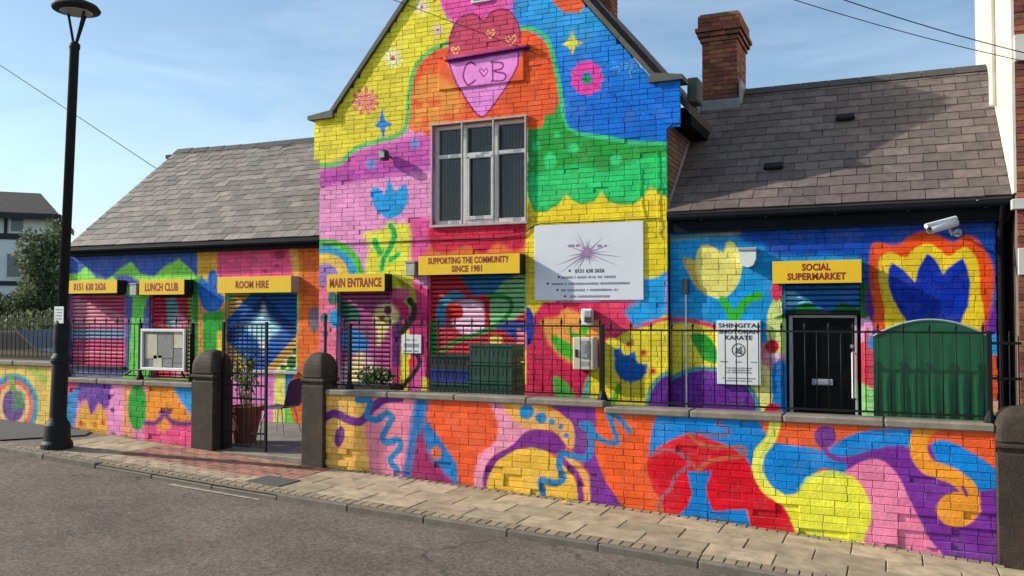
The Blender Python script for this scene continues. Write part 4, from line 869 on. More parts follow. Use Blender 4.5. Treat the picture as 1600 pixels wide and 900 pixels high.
def slates(parent, x0, x1, Y0, z0, Y1, z1, m, gauge=.217, w=.322, ystart=None, seed=1, sag=0.):
    """a slope of single slates; lower edges stand proud of the course below"""
    random.seed(seed)
    dy, dz = Y1 - Y0, z1 - z0; Ls = math.hypot(dy, dz); ang = math.atan2(dz, dy); n = int(round(Ls / gauge)); gauge = Ls / n
    me = {}
    def sl(wd):
        k = round(wd, 3)
        if k not in me:
            c = .006 + random.random() * .004
            q = MB().add([(-wd / 2, 0, 0), (wd / 2, 0, 0), (wd / 2, gauge * 1.25, -.006), (-wd / 2, gauge * 1.25, -.006), (-wd / 2 + .002, 0, .014), (wd / 2 - .002, .0, .014), (wd / 2, gauge * 1.25, .0), (-wd / 2, gauge * 1.25, .0)],
                         [(0, 3, 2, 1), (4, 5, 6, 7), (0, 1, 5, 4), (1, 2, 6, 5), (2, 3, 7, 6), (3, 0, 4, 7)]).mesh('slate'); q.materials.append(m); me[k] = q
        return me[k]
    cnt = 0; rest = MB()
    for r in range(n):
        x = x0 - (w * .5 if r % 2 else 0)
        while x < x1 - .02:
            a, b = max(x, x0), min(x + w, x1); x += w
            if b - a < .05: continue
            s_ = r * gauge + (random.random() - .5) * .012; y, z = Y0 + dy * s_ / Ls, z0 + dz * s_ / Ls
            fx = ((a + b) / 2 - x0) / (x1 - x0); z -= sag * math.sin(math.pi * fx) * (r / n)
            mw = Matrix.Translation(((a + b) / 2, y, z + .004 + random.random() * .006)) @ Euler((ang + .004, (random.random() - .5) * .02, (random.random() - .5) * .03)).to_matrix().to_4x4()
            q = sl(b - a - .006 if b - a < w - .01 else w - .006)
            if cnt < 300: put(q, 'slate', m, parent, False, mw); cnt += 1
            else: rest.add([tuple(mw @ v.co) for v in q.vertices], [tuple(f.vertices) for f in q.polygons])
    if rest.v: stuff(rest.build('slate_field', m, parent))
    MB().add([(x0 - .01, Y0, z0 - .03), (x1 + .01, Y0, z0 - .03), (x1 + .01, Y1, z1 - .03 - 0), (x0 - .01, Y1, z1 - .03), (x0 - .01, Y0, z0 - .008), (x1 + .01, Y0, z0 - .008), (x1 + .01, Y1, z1 - .008 - sag * .0), (x0 - .01, Y1, z1 - .008)],
             [(0, 3, 2, 1), (0, 1, 5, 4), (1, 2, 6, 5), (2, 3, 7, 6), (3, 0, 4, 7)] + ([(4, 5, 6, 7)] if not sag else [])).build('roof_boarding', M_under, parent)
def ridge(parent, x0, x1, y, z, sag=0.):
    n = max(1, round((x1 - x0) / .45)); w = (x1 - x0) / n
    for k in range(n):
        xm = x0 + (k + .5) * w; zz = z - sag * math.sin(math.pi * (k + .5) / n)
        MB().add([(xm - w / 2 + .004, y - .14, zz - .07), (xm + w / 2 - .004, y - .14, zz - .07), (xm + w / 2 - .004, y, zz + .055), (xm - w / 2 + .004, y, zz + .055), (xm - w / 2 + .004, y + .14, zz - .07), (xm + w / 2 - .004, y + .14, zz - .07)],
                 [(0, 1, 2, 3), (3, 2, 5, 4), (0, 3, 4), (1, 5, 2), (0, 4, 5, 1)]).build('ridge_tile', M_ridge, parent)
def brick_pier(parent, x0, x1, y0, y1, z0, z1, m, name='brickwork'):
    """small brick stack with real courses on every face"""
    mb = MB(); z = z0; i = 0
    while z < z1 - .02:
        zt = min(z + .066, z1)
        for (a0, a1, fx) in ((x0, x1, 0), (y0, y1, 1)):
            off = .11 if (i + fx) % 2 else 0; a = a0 - off
            while a < a1:
                p, q = max(a, a0), min(a + .218, a1); a += .2275
                if q - p < .03: continue
                d = random.random() * .004
                if fx == 0: mb.box(p, q, y0 - d, y0 + .05, z, zt, .005); mb.box(p, q, y1 - .05, y1 + d, z, zt, .005)
                else: mb.box(x0 - d, x0 + .05, p + .001, q - .001, z, zt, .005); mb.box(x1 - .05, x1 + d, p + .001, q - .001, z, zt, .005)
        z += BH; i += 1
    stuff(mb.build(name, m, parent)); MB().box(x0 + .012, x1 - .012, y0 + .012, y1 - .012, z0, z1 - .01).build('core', M_mortar, parent)

# ---- gable building
GXL, GXR, GXLk, GXRk = -8.683, -2.860, -8.80, -2.672        # wall edges, and at the kneelers
gb = thing('gable_house', 'tall brick gable painted with hearts, flowers and coloured waves', 'building', (-5.77, 13.5, FZ))
H_main = rect(527, 452, 612, 640, YG); H_sup = rect(668, 428, 822, 640, YG); H_win = (-6.55, -4.965, 3.33, 4.868)
H_main = (H_main[0], H_main[1], FZ, H_main[3]); H_sup = (H_sup[0], H_sup[1], FZ, H_sup[3])
LS = lambda z: GXL if z < 4.5 else (GXLk if z < 5.16 else -8.44 + (z - 5.2) / 1.18)
RS = lambda z: GXR if z < 4.56 else (GXRk if z < 5.16 else -3.04 - (z - 5.2) / 1.22)
APX, APZ = -5.69, 8.44
holesG = [H_main, H_sup, H_win]
wallG = backing('wall', M_G, gb, GXL, GXR, FZ, 4.53, YG + .022, holesG, .18)
mb = MB().add([(x, YG + .0055, z) for x, z in ((GXLk, 4.53), (GXRk, 4.53), (GXRk, 5.18), (-3.04, 5.2), (APX, APZ), (-8.44, 5.2), (GXLk, 5.18))], [(0, 1, 2, 3, 4, 5, 6)])
# the window opening reaches into the upper part: cut it as strips instead of one face
mb = MB()
def quad(a, b, c, d): mb.add([(a, YG + .022, c), (b, YG + .022, c), (b, YG + .022, d), (a, YG + .022, d)], [(0, 1, 2, 3)])
quad(GXLk, H_win[0], 4.53, 4.87); quad(H_win[1], GXRk, 4.53, 4.87); quad(GXLk, GXRk, 4.87, 5.18)
mb.add([(-8.44, YG + .022, 5.18), (-3.04, YG + .022, 5.18), (APX, YG + .022, APZ)], [(0, 1, 2)]); mb.build('wall', M_G, gb)
random.seed(21)
blG = brick_list(GXLk, GXRk, FZ, 8.40, holesG, LS, RS)
brickwork(wallG, blG, YG, M_G, 300, lambda q: depth((q[0] + q[1]) / 2, YG, q[4]) + (0 if 2.6 < q[4] < 6.6 and not (-4.85 < q[0] < -3.1 and q[4] < 3.35) else 50),
          lambda b: .012 if random.random() < .02 else 0, J_G, .0052, .022)
# body behind the gable: side walls and roof
GD = 20.5
MB().box(GXL + .01, GXR - .02, YG + .20, GD, FZ, 5.0).build('inner_wall', M_brownbrick, gb)
mb = MB().box(GXR - .02, GXR, YG + .06, GD, 3.0, 4.62); mb.build('side_wall', M_mortar, gb)
mb = MB(); z = 3.05; i = 0                                      # brick return above the lower roof
while z < 4.6:
    y = YG + .058 - (.11 if i % 2 else 0)
    while y < 16.5:
        p = max(y, YG + .058); mb.box(GXR - .03, GXR + .010 + random.random() * .004, p, y + .218, z, z + .066, .004); y += .2275
    z += BH; i += 1
stuff(mb.build('return_brickwork', M_brownbrick, gb))
roofg = MB(); 
for sgn, ex in ((-1, GXLk - .05), (1, GXRk + .10)):
    k = 1.18 if sgn < 0 else 1.22; ez = APZ + .22 - abs(ex - APX) * k
    roofg.add([(APX, YG + .12, APZ + .22), (APX, GD, APZ + .22), (ex, GD, ez), (ex, YG + .12, ez), (APX, YG + .12, APZ - .07), (APX, GD, APZ - .07), (ex, GD, ez - .12), (ex, YG + .12, ez - .12)],
              [(0, 1, 2, 3), (4, 7, 6, 5), (0, 3, 7, 4), (1, 5, 6, 2), (2, 6, 7, 3)])
roofG = roofg.build('roof', M_roofdark, gb)
for k_ in range(19):                                            # slates of the steep right slope
    s_ = k_ * .22; 
    mbb = MB(); L_ = math.hypot(1, 1.22); ux, uz = 1 / L_, -1.22 / L_
    x_, z_ = APX + ux * s_, APZ + .225 + uz * s_
    mbb.add([(x_, YG + .13, z_ + .004), (x_, GD, z_ + .004), (x_ + ux * .25, GD, z_ + uz * .25 + .022), (x_ + ux * .25, YG + .13, z_ + uz * .25 + .022), (x_ + ux * .25, GD, z_ + uz * .25 + .008), (x_ + ux * .25, YG + .13, z_ + uz * .25 + .008)], [(0, 3, 2, 1), (3, 5, 4, 2), (0, 5, 3)])
    mbb.build('slate_course', M_slateR, roofG)
# gable copings with kneelers
for (xa, za, xb, zb, nm) in ((-8.46, 5.20, APX, APZ + .02, 0), (-3.02, 5.20, APX, APZ + .02, 1)):
    dx, dz = xb - xa, zb - za; L_ = math.hypot(dx, dz); ux, uz = dx / L_, dz / L_; nx, nz_ = (-uz, ux) if ux > 0 else (uz, -ux); nn = 5
    for k in range(nn):
        a, b = L_ * k / nn + .003, L_ * (k + 1) / nn - .003
        q = [(xa + ux * a, za + uz * a), (xa + ux * b, za + uz * b)]
        pts = [q[0], q[1], (q[1][0] + nx * .065, q[1][1] + nz_ * .065), (q[0][0] + nx * .065, q[0][1] + nz_ * .065)]
        MB().prism(pts if ux < 0 else pts[::-1], YG - .05, YG + .30).build('coping_stone', M_darkstone, gb)
for (xa, xb, xs_) in ((-8.90, -8.40, 1), (-3.10, -2.62, -1)):
    MB().prism([(xa, 5.17), (xa, 5.235), (xb if xs_ > 0 else xa + .06, 5.30 if xs_ > 0 else 5.30), (xb, 5.30 if xs_ > 0 else 5.235), (xb, 5.17)], YG - .06, YG + .32).build('kneeler', M_darkstone, gb)
# stone tablet with drip ledge, painted over
MB().box(-6.44, -5.0, YG - .028, YG + .02, 5.42, 5.90, .008).build('tablet', M_G, gb)
MB().prism([(-6.33, 5.86), (-4.93, 5.895), (-4.93, 5.955), (-6.33, 5.92)], YG - .085, YG + .01).build('drip_ledge', M_G, gb)
# high wall vent
vz = P(752, 0, YG)[1]; vx = P(752, 0, YG)[0]
v_ = MB().box(vx - .16, vx + .16, YG - .03, YG + .02, vz - .04, vz + .24, .006).build('vent', M_white, gb)
for k in range(4): MB().box(vx - .125, vx + .125, YG - .036, YG - .028, vz - .005 + k * .055, vz + .03 + k * .055).build('louvre', M_grey, v_)
# first floor window behind its wire guard
wa, wb, wz0, wz1 = H_win
win = put(MB().box(wa, wb, YG + .135, YG + .155, wz0, wz1).mesh('window'), 'window', M_black, gb)
fy0, fy1 = YG + .065, YG + .13
fw_ = .06; thirds = [wa + (wb - wa) * k / 3 for k in range(4)]
for x in thirds: MB().box(max(wa, x - fw_ / 2), min(wb, x + fw_ / 2 + (.03 if x == thirds[0] else 0)), fy0, fy1, wz0, wz1, .006).build('frame', M_frame, win)
for z in (wz0 + .03, wz0 + 1.06, wz1 - .03):
    for k in range(3): MB().box(thirds[k] + fw_ / 2 + .001, thirds[k + 1] - fw_ / 2 - .001, fy0 + .004, fy1 - .004, z - .03, z + .03, .006).build('transom', M_frame, win)
for k in range(3):
    for (c, d) in ((wz0 + .06, wz0 + 1.03), (wz0 + 1.09, wz1 - .06)):
        MB().box(thirds[k] + .03, thirds[k + 1] - .03, fy1 - .02, fy1 - .014, c, d).build('pane', M_pane, win)
        bl_ = MB()
        for q in range(9): bl_.box(thirds[k] + .05 + q * .052, thirds[k] + .082 + q * .052, fy1 - .004, fy1 + .002, c + .02, d - .02)
        bl_.build('blind', M_blind, win)
MB().box(thirds[1] + .035, thirds[2] - .035, fy0 - .02, fy0 + .02, wz0 + .06, wz0 + .11).box(thirds[1] + .035, thirds[1] + .08, fy0 - .02, fy0 + .02, wz0 + .11, wz0 + 1.02).box(thirds[2] - .08, thirds[2] - .035, fy0 - .02, fy0 + .02, wz0 + .11, wz0 + 1.02).box(thirds[1] + .035, thirds[2] - .035, fy0 - .02, fy0 + .02, wz0 + 1.0, wz0 + 1.045).build('casement', M_frame, win)
guard = put(MB().box(wa - .03, wb + .03, YG - .05, YG - .01, wz0 - .05, wz0 - .01, .004).mesh('wire_guard'), 'wire_guard', M_guard, gb)
MB().box(wa - .03, wb + .03, YG - .05, YG - .01, wz1 + .0, wz1 + .03, .004).build('guard_bar', M_guard, guard)
for x in thirds: MB().box(x - .013, x + .013, YG - .049, YG - .012, wz0 - .009, wz1 - .001, .003).build('guard_bar', M_guard, guard)
wire = MB()
for k in range(1, 40): x = wa + (wb - wa) * k / 40; wire.box(x - .0007, x + .0007, YG - .032, YG - .0296, wz0 - .01, wz1)
for k in range(1, 40): z = wz0 + (wz1 - wz0) * k / 40; wire.box(wa, wb, YG - .0295, YG - .0275, z - .0007, z + .0007)
stuff(wire.build('wire_mesh', M_mesh, guard))
shutter(gb, H_main, YG, M_G, H_main[3] - .072 * 25); shutter(gb, H_sup, YG, M_G, H_sup[3] - .072 * 25)
cab = [(P(x, y, YG - .012)) for x, y in ((501, 381), (580, 379), (680, 375), (780, 372), (815, 368), (828, 356), (845, 349), (930, 346), (1008, 342), (1030, 341))]
MB().tube([(x, YG - .014, z) for x, z in cab], .008, 6).build('cable', M_iron, gb)
cab = [(P(x, y, YG - .012)) for x, y in ((1036, 300), (1034, 255), (1027, 236))]; cab2 = [P(x, y, YG - .01) for x, y in ((1026, 234), (1027, 300), (1028, 340), (1031, 352), (1027, 362), (1032, 372))]
MB().tube([(x, YG - .014, z) for x, z in cab2], .006, 6).build('cable', M_G, gb)
cab3 = [P(x, y, YG - .01) for x, y in ((1000, 262), (999, 300), (1002, 318), (1006, 338))]; MB().tube([(x, YG - .012, z) for x, z in cab3], .006, 6).build('cable', M_G, gb)
# rear chimney above the right slope
cxa, cxb = PX(936, 14.3, 10), PX(954, 14.3, 10)
rc = put(MB().box(cxa - .2, cxb - .01, 14.31, 14.7, 6.6, 6.7).mesh('chimney'), 'chimney', M_mortar, gb); brick_pier(rc, cxa - .22, cxb, 14.3, 14.72, 6.7, 9.2, M_redbrick)

# ---- right wing
rw = thing('single_storey_wing', 'low right wing with warm slate roof, painted tulips and supermarket door', 'building', (-.8, 13.2, FZ))
RX0, RX1, REZ, RRZ, RRY = -2.855, 1.285, 3.345, 5.58, 14.42
xa, _ = P(1222, 440, YR); xb, _ = P(1349, 440, YR); zt_ = PZ(1285, 436, YR)
H_door = (xa, xb, FZ, zt_)
wallR = backing('wall', M_R, rw, GXR + .005, 1.125, FZ, 3.10, YR + .022, [H_door], .20)
random.seed(22)
brickwork(wallR, brick_list(GXR + .01, 1.125, FZ, 3.09, [H_door]), YR, M_R, 300, lambda q: depth((q[0] + q[1]) / 2, YR, q[4]) + (0 if 1.2 < q[4] and not (-.2 < q[0] < .9 and q[4] < 1.8) else 50), None, J_R, .005, .022)
MB().box(GXR + .02, H_door[0] - .06, YR + .30, 17.0, FZ, 3.3).box(H_door[1] + .06, 1.12, YR + .30, 17.0, FZ, 3.3).box(H_door[0] - .06, H_door[1] + .06, YR + 1.6, 17, FZ, 3.3).build('inner_wall', M_brownbrick, rw)
roofR = put(MB().box(RX0, RX1, RRY - .05, RRY + .05, RRZ - .15, RRZ - .06).mesh('roof'), 'roof', M_under, rw)
slates(roofR, RX0, RX1, YG - .03, REZ, RRY, RRZ, M_slateR, seed=31)
MB().add([(RX0, RRY, RRZ), (RX1, RRY, RRZ), (RX1, RRY + 2.9, REZ - .2), (RX0, RRY + 2.9, REZ - .2)], [(0, 1, 2, 3)]).build('back_slope', M_slateR, roofR)
ridge(roofR, RX0 + .65, RX1, RRY, RRZ)
vts = []
for (px, py) in ((1321, 188), (1209, 265)):
    # on the slope: solve for the depth where the ray meets the roof plane
    Yv = 13.0
    for _ in range(40):
        z_ = PZ(px, py, Yv); zr = REZ + (Yv - YG) * (RRZ - REZ) / (RRY - YG); Yv += (z_ - zr) * .9 * (1 if True else 0) * -1 if False else (zr - z_) * -.8
    x_ = PX(px, Yv, py); a_ = math.atan2(RRZ - REZ, RRY - YG); zr = REZ + (Yv - YG) * (RRZ - REZ) / (RRY - YG)
    put(MB().box(-.13, .13, -.06, .06, 0, .075, .012).box(-.10, .10, -.075, -.055, .015, .06).mesh('roof_vent'), 'roof_vent', M_iron, roofR, False, Matrix.Translation((x_, Yv, zr + .012)) @ Euler((a_, 0, 0)).to_matrix().to_4x4())
MB().box(GXR + .004, 1.27, YG + .03, YG + .06, 3.06, 3.315).box(GXR + .004, 1.27, YG + .06, YR + .06, 3.06, 3.08).build('fascia', M_fascia, rw)
gut = MB().tube([(GXR + .01, YG - .02, 3.265), (1.275, YG - .02, 3.265)], .045, 10); gut.build('gutter', M_fascia, rw)
for k in range(5): MB().box(-2.4 + k * .85, -2.36 + k * .85, YG - .05, YG + .03, 3.21, 3.255).build('gutter_bracket', M_fascia, rw)
dp = MB().tube([(1.19, YG - .03, 3.24), (1.19, YG + .02, 3.1), (1.17, YR - .06, 2.95), (1.17, YR - .06, FZ)], .036, 10).build('downpipe', M_fascia, rw)
# flashing strip against the gable and soot coloured gutter end
fl = MB().add([(GXR + .016, YG + .0, REZ + .03), (GXR + .016, RRY, RRZ + .03), (GXR + .016, RRY, RRZ + .16), (GXR + .016, YG + .0, REZ + .13)], [(0, 1, 2, 3)]); fl.build('flashing', M_lead, rw)
g_ = MB().tube([(GXR + .10, 12.9, 4.78), (GXR + .12, 14.0, 4.98)], .06, 8); g_.build('gutter_end', M_fascia, gb)
MB().box(GXR + .20, GXR + .36, YG + .40, YG + .75, 4.95, 5.30, .02).build('parapet_stub', M_darkstone, gb)
MB().box(GXR + .012, GXRk + .09, YG + .32, GD - .1, 4.60, 4.86).build('eaves_filler', M_fascia, gb)  # dark box added to cover the bright gap under the overhang
# chimney
ch = put(MB().box(-2.80, -2.22, 14.06, 15.0, 5.0, 5.2).mesh('chimney'), 'chimney', M_mortar, rw)
random.seed(5)
brick_pier(ch, -2.83, -2.27, 14.08, 14.98, 5.2, 6.38, M_redbrick)
for k, (e, za, zb) in enumerate(((.03, 6.38, 6.45), (.065, 6.455, 6.525), (.095, 6.53, 6.60), (.055, 6.605, 6.80))):
    brick_pier(ch, -2.83 - e, -2.27 + e, 14.08 - e, 14.98 + e, za, zb, M_redbrick)
MB().box(-2.86, -2.24, 14.05, 15.01, 6.795, 6.835, .01).build('cap', M_mortar, ch)
MB().box(-2.86, -2.22, 13.98, 14.05, 5.16, 5.40, .01).box(-2.24, -2.20, 14.0, 14.9, 5.30, 5.70, .01).build('flashing', M_lead, ch)
# entrance door and half raised shutter
xl, _ = P(1233, 560, YR + .12); xr, _ = P(1340, 560, YR + .12); zd = PZ(1285, 492, YR + .12)
sh = shutter(rw, (H_door[0], H_door[1], FZ, H_door[3]), YR, M_R, zd + .05)
door = put(MB().box(xl + .055, xr - .035, YR + .135, YR + .18, FZ + .01, zd - .04, .006).mesh('door'), 'door', M_black, rw)
MB().box(xl, xl + .05, YR + .10, YR + .19, FZ, zd, .006).box(xr - .03, xr, YR + .10, YR + .19, FZ, zd, .006).box(xl + .05, xr - .03, YR + .10, YR + .19, zd - .038, zd, .006).build('door_frame', M_grey, door)
for (u0, u1, v0, v1) in ((.16, .84, .25, .95), (.16, .84, 1.25, 1.80)):
    X0, X1 = xl + .055 + u0 * (xr - xl - .09), xl + .055 + u1 * (xr - xl - .09)
    MB().box(X0, X1, YR + .128, YR + .137, v0, v0 + .02).box(X0, X1, YR + .128, YR + .137, v1, v1 + .02).box(X0, X0 + .02, YR + .128, YR + .137, v0 + .02, v1).box(X1 - .02, X1, YR + .128, YR + .137, v0 + .02, v1).build('panel_moulding', M_black, door)
hx, hz1 = P(1333, 551, YR + .08); _, hz0 = P(1334, 622, YR + .08)
MB().tube([(hx, YR + .135, hz1), (hx, YR + .07, hz1), (hx, YR + .07, hz0), (hx, YR + .135, hz0)], .016, 8).box(hx - .022, hx + .022, YR + .068, YR + .082, hz0, hz1, .004).build('handle', M_white, door)
MB().lathe(0, 0, [(.03, 0), (.03, .02), (.02, .035), (.001, .036)], 14).mesh('k'); kx, kz = P(1332, 541, YR + .13)
MB().tube([(kx, YR + .136, kz), (kx, YR + .10, kz)], .026, 14).build('lock', M_steel, door)
lx, lz = P(1285, 597, YR + .13); MB().box(lx - .13, lx + .13, YR + .122, YR + .137, lz - .04, lz + .04, .005).box(lx - .10, lx + .10, YR + .117, YR + .123, lz - .022, lz + .022, .003).build('letter_plate', M_inkgrey, door)

# ---- left wing
lw = thing('single_storey_wing', 'low left wing with grey slate roof and three painted window shutters', 'building', (-11.8, 13.4, FZ))
LX0, LX1 = -14.98, GXL
H1 = rect(107, 458, 195, 571, YL); H2 = rect(234, 458, 300, 592, YL); H3 = rect(352, 455, 464, 578, YL)
wallL = backing('wall', M_L, lw, LX0, LX1 + .2, FZ, 3.20, YL + .022, [H1, H2, H3], .18)
random.seed(23)
brickwork(wallL, brick_list(LX0, LX1 + .2, FZ, 3.19, [H1, H2, H3]), YL, M_L, 300, lambda q: depth((q[0] + q[1]) / 2, YL, q[4]) + (0 if 1.3 < q[4] else 50), None, J_L, .005, .022)
MB().box(LX0 + .01, LX1, YL + .30, 17.2, FZ, 3.3).build('inner_wall', M_brownbrick, lw)
for h in (H1, H2, H3):
    shutter(lw, h, YL, M_L); MB().box(h[0] - .05, h[1] + .05, YL - .04, YL + .02, h[2] - .055, h[2] - .005, .006).build('window_sill', M_box if h is not H3 else M_boxpale, lw)
LEZ, LRZ, LRY = 3.235, 5.60, 14.6
roofL = put(MB().box(LX0, LX1, LRY - .05, LRY + .05, LRZ - .16, LRZ - .08).mesh('roof'), 'roof', M_under, lw)
slates(roofL, -14.68, LX1, YL - .2, LEZ, LRY, LRZ, M_slateL, gauge=.19, w=.325, seed=33, sag=.05)
MB().add([(-14.68, LRY, LRZ), (LX1, LRY, LRZ), (LX1, LRY + 2.8, LEZ), (-14.68, LRY + 2.8, LEZ)], [(0, 1, 2, 3)]).build('back_slope', M_slateL, roofL)
MB().add([(-14.66, YL + .1, FZ), (-14.66, 17.2, FZ), (-14.66, 17.2, LEZ), (-14.66, LRY, LRZ - .05), (-14.66, YL + .1, LEZ)], [(0, 1, 2, 3, 4)]).build('end_wall', M_L, lw)
ridge(roofL, -14.68, LX1 - .0, LRY, LRZ - .01, .05)
MB().box(-14.72, LX1 - .005, YL - .17, YL - .13, 3.06, 3.205).box(-14.72, LX1 - .005, YL - .13, YL + .05, 3.06, 3.08).build('fascia', M_fascia, lw)
MB().tube([(-14.75, YL - .21, 3.165), (LX1 - .01, YL - .21, 3.165)], .045, 10).build('gutter', M_fascia, lw)
MB().tube([(-14.9, YL - .05, 3.1), (-14.9, YL - .05, FZ)], .035, 8).build('downpipe', M_fascia, lw)

# ------------------------------------------------------------------ yellow box signs over the shutters
def sign_box(label, lines, px, Yw, d, pale_end=False, txt=(.7, .62), left_gap=False):
    x0, y0, x1, y1 = px; Yf = Yw - d; a, zt = P(x0, y0, Yf); b, _ = P(x1, y0, Yf); xm = (x0 + x1) / 2
    zt = PZ(xm, y0, Yf); zb = PZ(xm, y1, Yf)
    t = thing('box_sign', label, 'sign', ((a + b) / 2, Yw, zb))
    MB().box(a + .004, b - .004, Yf + .006, Yw - .002, zb + .002, zt - .002, .006).build('housing', M_boxpale if pale_end else M_box, t)
    MB().box(a, b, Yf - .004, Yf + .006, zb - .004, zt, .002).build('yellow_face', M_yellow, t)
    n = len(lines); hh = (zt - zb) * txt[1] / n
    for k, (s_, wf, off) in enumerate(lines):
        cz = (zt + zb) / 2 + ((n - 1) / 2 - k) * hh * 1.12
        text('lettering', s_, M_redtxt, t, (a + b) / 2 + off * (b - a), cz, (b - a) * wf, hh * (.88 if n > 1 else .95), Yf - .0045, .040, .0012)
    return t
DB = .235
sign_box('yellow box sign with a red telephone number over the leftmost shutter', [('0151 630 2626', .62, -.02)], (102, 438, 183, 458), YL, DB, txt=(.7, .62))
sign_box('yellow box sign reading lunch club above the narrow shutter', [('LUNCH CLUB', .74, .0)], (218, 437, 288, 460), YL, DB, txt=(.7, .6))
sign_box('yellow box sign reading room hire above the gateway', [('ROOM HIRE', .45, -.02)], (340, 432, 455, 457), YL, DB, True, txt=(.7, .52))
sign_box('yellow box sign reading main entrance beside the gate pillar', [('MAIN ENTRANCE', .90, 0)], (511, 428, 601, 455), YG, DB, txt=(.7, .58))
sign_box('long yellow box sign reading supporting the community since 1981', [('SUPPORTING THE COMMUNITY', .80, 0), ('SINCE 1981', .30, -.01)], (654, 398, 812, 428), YG, DB, txt=(.7, .80))
sign_box('yellow box sign reading social supermarket above the black door', [('SOCIAL', .32, 0), ('SUPERMARKET', .66, 0)], (1207, 407, 1346, 442), YR, .25, txt=(.7, .74))
# grey junction pieces left of two signs
for (px, py, Yq, lab) in ((643, 417, YG, 'grey housing end left of the supporting the community sign'), (211, 450, YL, 'grey housing end left of the lunch club sign')):
    x, z = P(px, py, Yq - .15); t = thing('shutter_motor', lab, 'motor box', (x, Yq, z - .14))
    MB().box(x - .085, x + .085, Yq - .20, Yq - .002, z - .14, z + .06, .01).build('cover', M_boxpale, t); MB().box(x - .10, x + .09, Yq - .21, Yq - .002, z + .061, z + .085, .004).build('lid', M_grey, t)

# ------------------------------------------------------------------ boards and fittings on the walls
def dashes(mb, x0, x1, z, h, y, seed):
    r = random.Random(seed); x = x0
    while x < x1:
        w = h * (.22 + r.random() * .38)
        if r.random() < .93: mb.add([(x, y, z - h * (.35 + .15 * r.random())), (min(x + w, x1), y, z - h * .4), (min(x + w, x1), y, z + h * (.25 + .25 * r.random())), (x, y, z + h * .35)], [(0, 1, 2, 3)])
        x += w + h * .10
a, b, z0, z1 = rect(835, 349, 1005, 469, YG - .02)
t = thing('sign_board', 'large white sign board with a purple starburst on the gable', 'sign', ((a + b) / 2, YG, z0))
MB().box(a, b, YG - .02, YG - .004, z0, z1, .003).build('panel', M_board, t)
sx, sz = P(917, 395, YG - .02); mb = MB(); r = random.Random(3)
for k in range(26):
    an = 2 * math.pi * k / 26 + r.random() * .15; ln = (.10 + .38 * r.random() ** 1.2) * (1.25 if abs(math.cos(an)) > .8 else .85); w = .009
    dx, dz = math.cos(an), math.sin(an)
    mb.add([(sx - dz * w, YG - .0225 - k * 2e-5, sz + dx * w), (sx + dx * ln, YG - .0225 - k * 2e-5, sz + dz * ln), (sx + dz * w, YG - .0225 - k * 2e-5, sz - dx * w)], [(0, 2, 1)])
mb.build('starburst', M_inkpurple, t)
mb = MB()
for k in range(14):
    an = 2 * math.pi * k / 14; ln = .10; dx, dz = math.cos(an), math.sin(an)
    mb.add([(sx - dz * .012, YG - .0235 - k * 2e-5, sz + dx * .012), (sx + dx * ln, YG - .0235 - k * 2e-5, sz + dz * ln), (sx + dz * .012, YG - .0235 - k * 2e-5, sz - dx * .012)], [(0, 2, 1)])
mb.build('starburst_heart', M_inkpink, t)
px_ = lambda x, y: P(x, y, YG - .022)
x_, z_ = px_(921, 423); text('phone_number', '0151 630 2626', M_ink, t, x_, z_, .44, .055, YG - .0215, .02, .001)
mb = MB()
dashes(mb, px_(888, 384)[0], px_(905, 384)[0], px_(890, 384)[1], .05, YG - .0216, 1); dashes(mb, px_(930, 384)[0], px_(948, 384)[0], px_(940, 384)[1], .05, YG - .0216, 2); stuff(mb.build('small_print', M_inkpurple, t))
mb = MB()
for i, (xa, xb, y) in enumerate(((877, 962, 433), (862, 984, 443), (877, 966, 453), (889, 954, 463))): dashes(mb, px_(xa, y)[0], px_(xb, y)[0], px_((xa + xb) / 2, y)[1], .042, YG - .0216, i + 5)
stuff(mb.build('small_print', M_inkgrey, t))
for (x, y) in ((890, 423), (873, 433), (856, 443), (871, 453), (883, 463)):
    q = px_(x, y); m2 = MB(); m2.add([(q[0] + .018 * math.cos(k * .785), YG - .0216, q[1] + .018 * math.sin(k * .785)) for k in range(8)], [tuple(range(8))]); m2.build('icon', M_ink, t)
# karate sign
a, b, z0, z1 = rect(1120, 501, 1188, 601, YR - .05); yk = YR - .055
t = thing('sign_board', 'white karate club sign with a round emblem left of the black door', 'sign', ((a + b) / 2, YR, z0)); W_, H_ = b - a, z1 - z0
MB().box(a, b, yk, YR - .002, z0, z1, .004).build('panel', M_white, t)
for s_, f, wf in (('SHINGITAI', .925, .92), ('SHOTOKAN', .83, .92), ('KARATE', .735, .62)): text('lettering', s_, M_ink, t, (a + b) / 2, z0 + H_ * f, W_ * wf, H_ * .068, yk - .001, .025, .002)
ex, ez = (a + b) / 2, z0 + H_ * .54; mb = MB(); n = 28; r0, r1 = .078, .090
vs = [(ex + q * math.cos(k * 2 * math.pi / n), yk - .002, ez + q * math.sin(k * 2 * math.pi / n)) for k in range(n) for q in (r0, r1)]
mb.add(vs, [(2 * k, 2 * k + 1, (2 * k + 3) % (2 * n), (2 * k + 2) % (2 * n)) for k in range(n)])
mb.tube([(ex - .045, yk - .001, ez - .045), (ex - .02, yk - .001, ez + .03), (ex + .0, yk - .001, ez - .01), (ex + .03, yk - .001, ez + .05)], .008, 5); mb.tube([(ex - .03, yk - .001, ez - .02), (ex + .05, yk - .001, ez - .05)], .007, 5)
mb.tube([(ex + .01, yk - .001, ez - .05), (ex + .035, yk - .001, ez + .0)], .007, 5); mb.build('emblem', M_ink, t)
mb = MB()
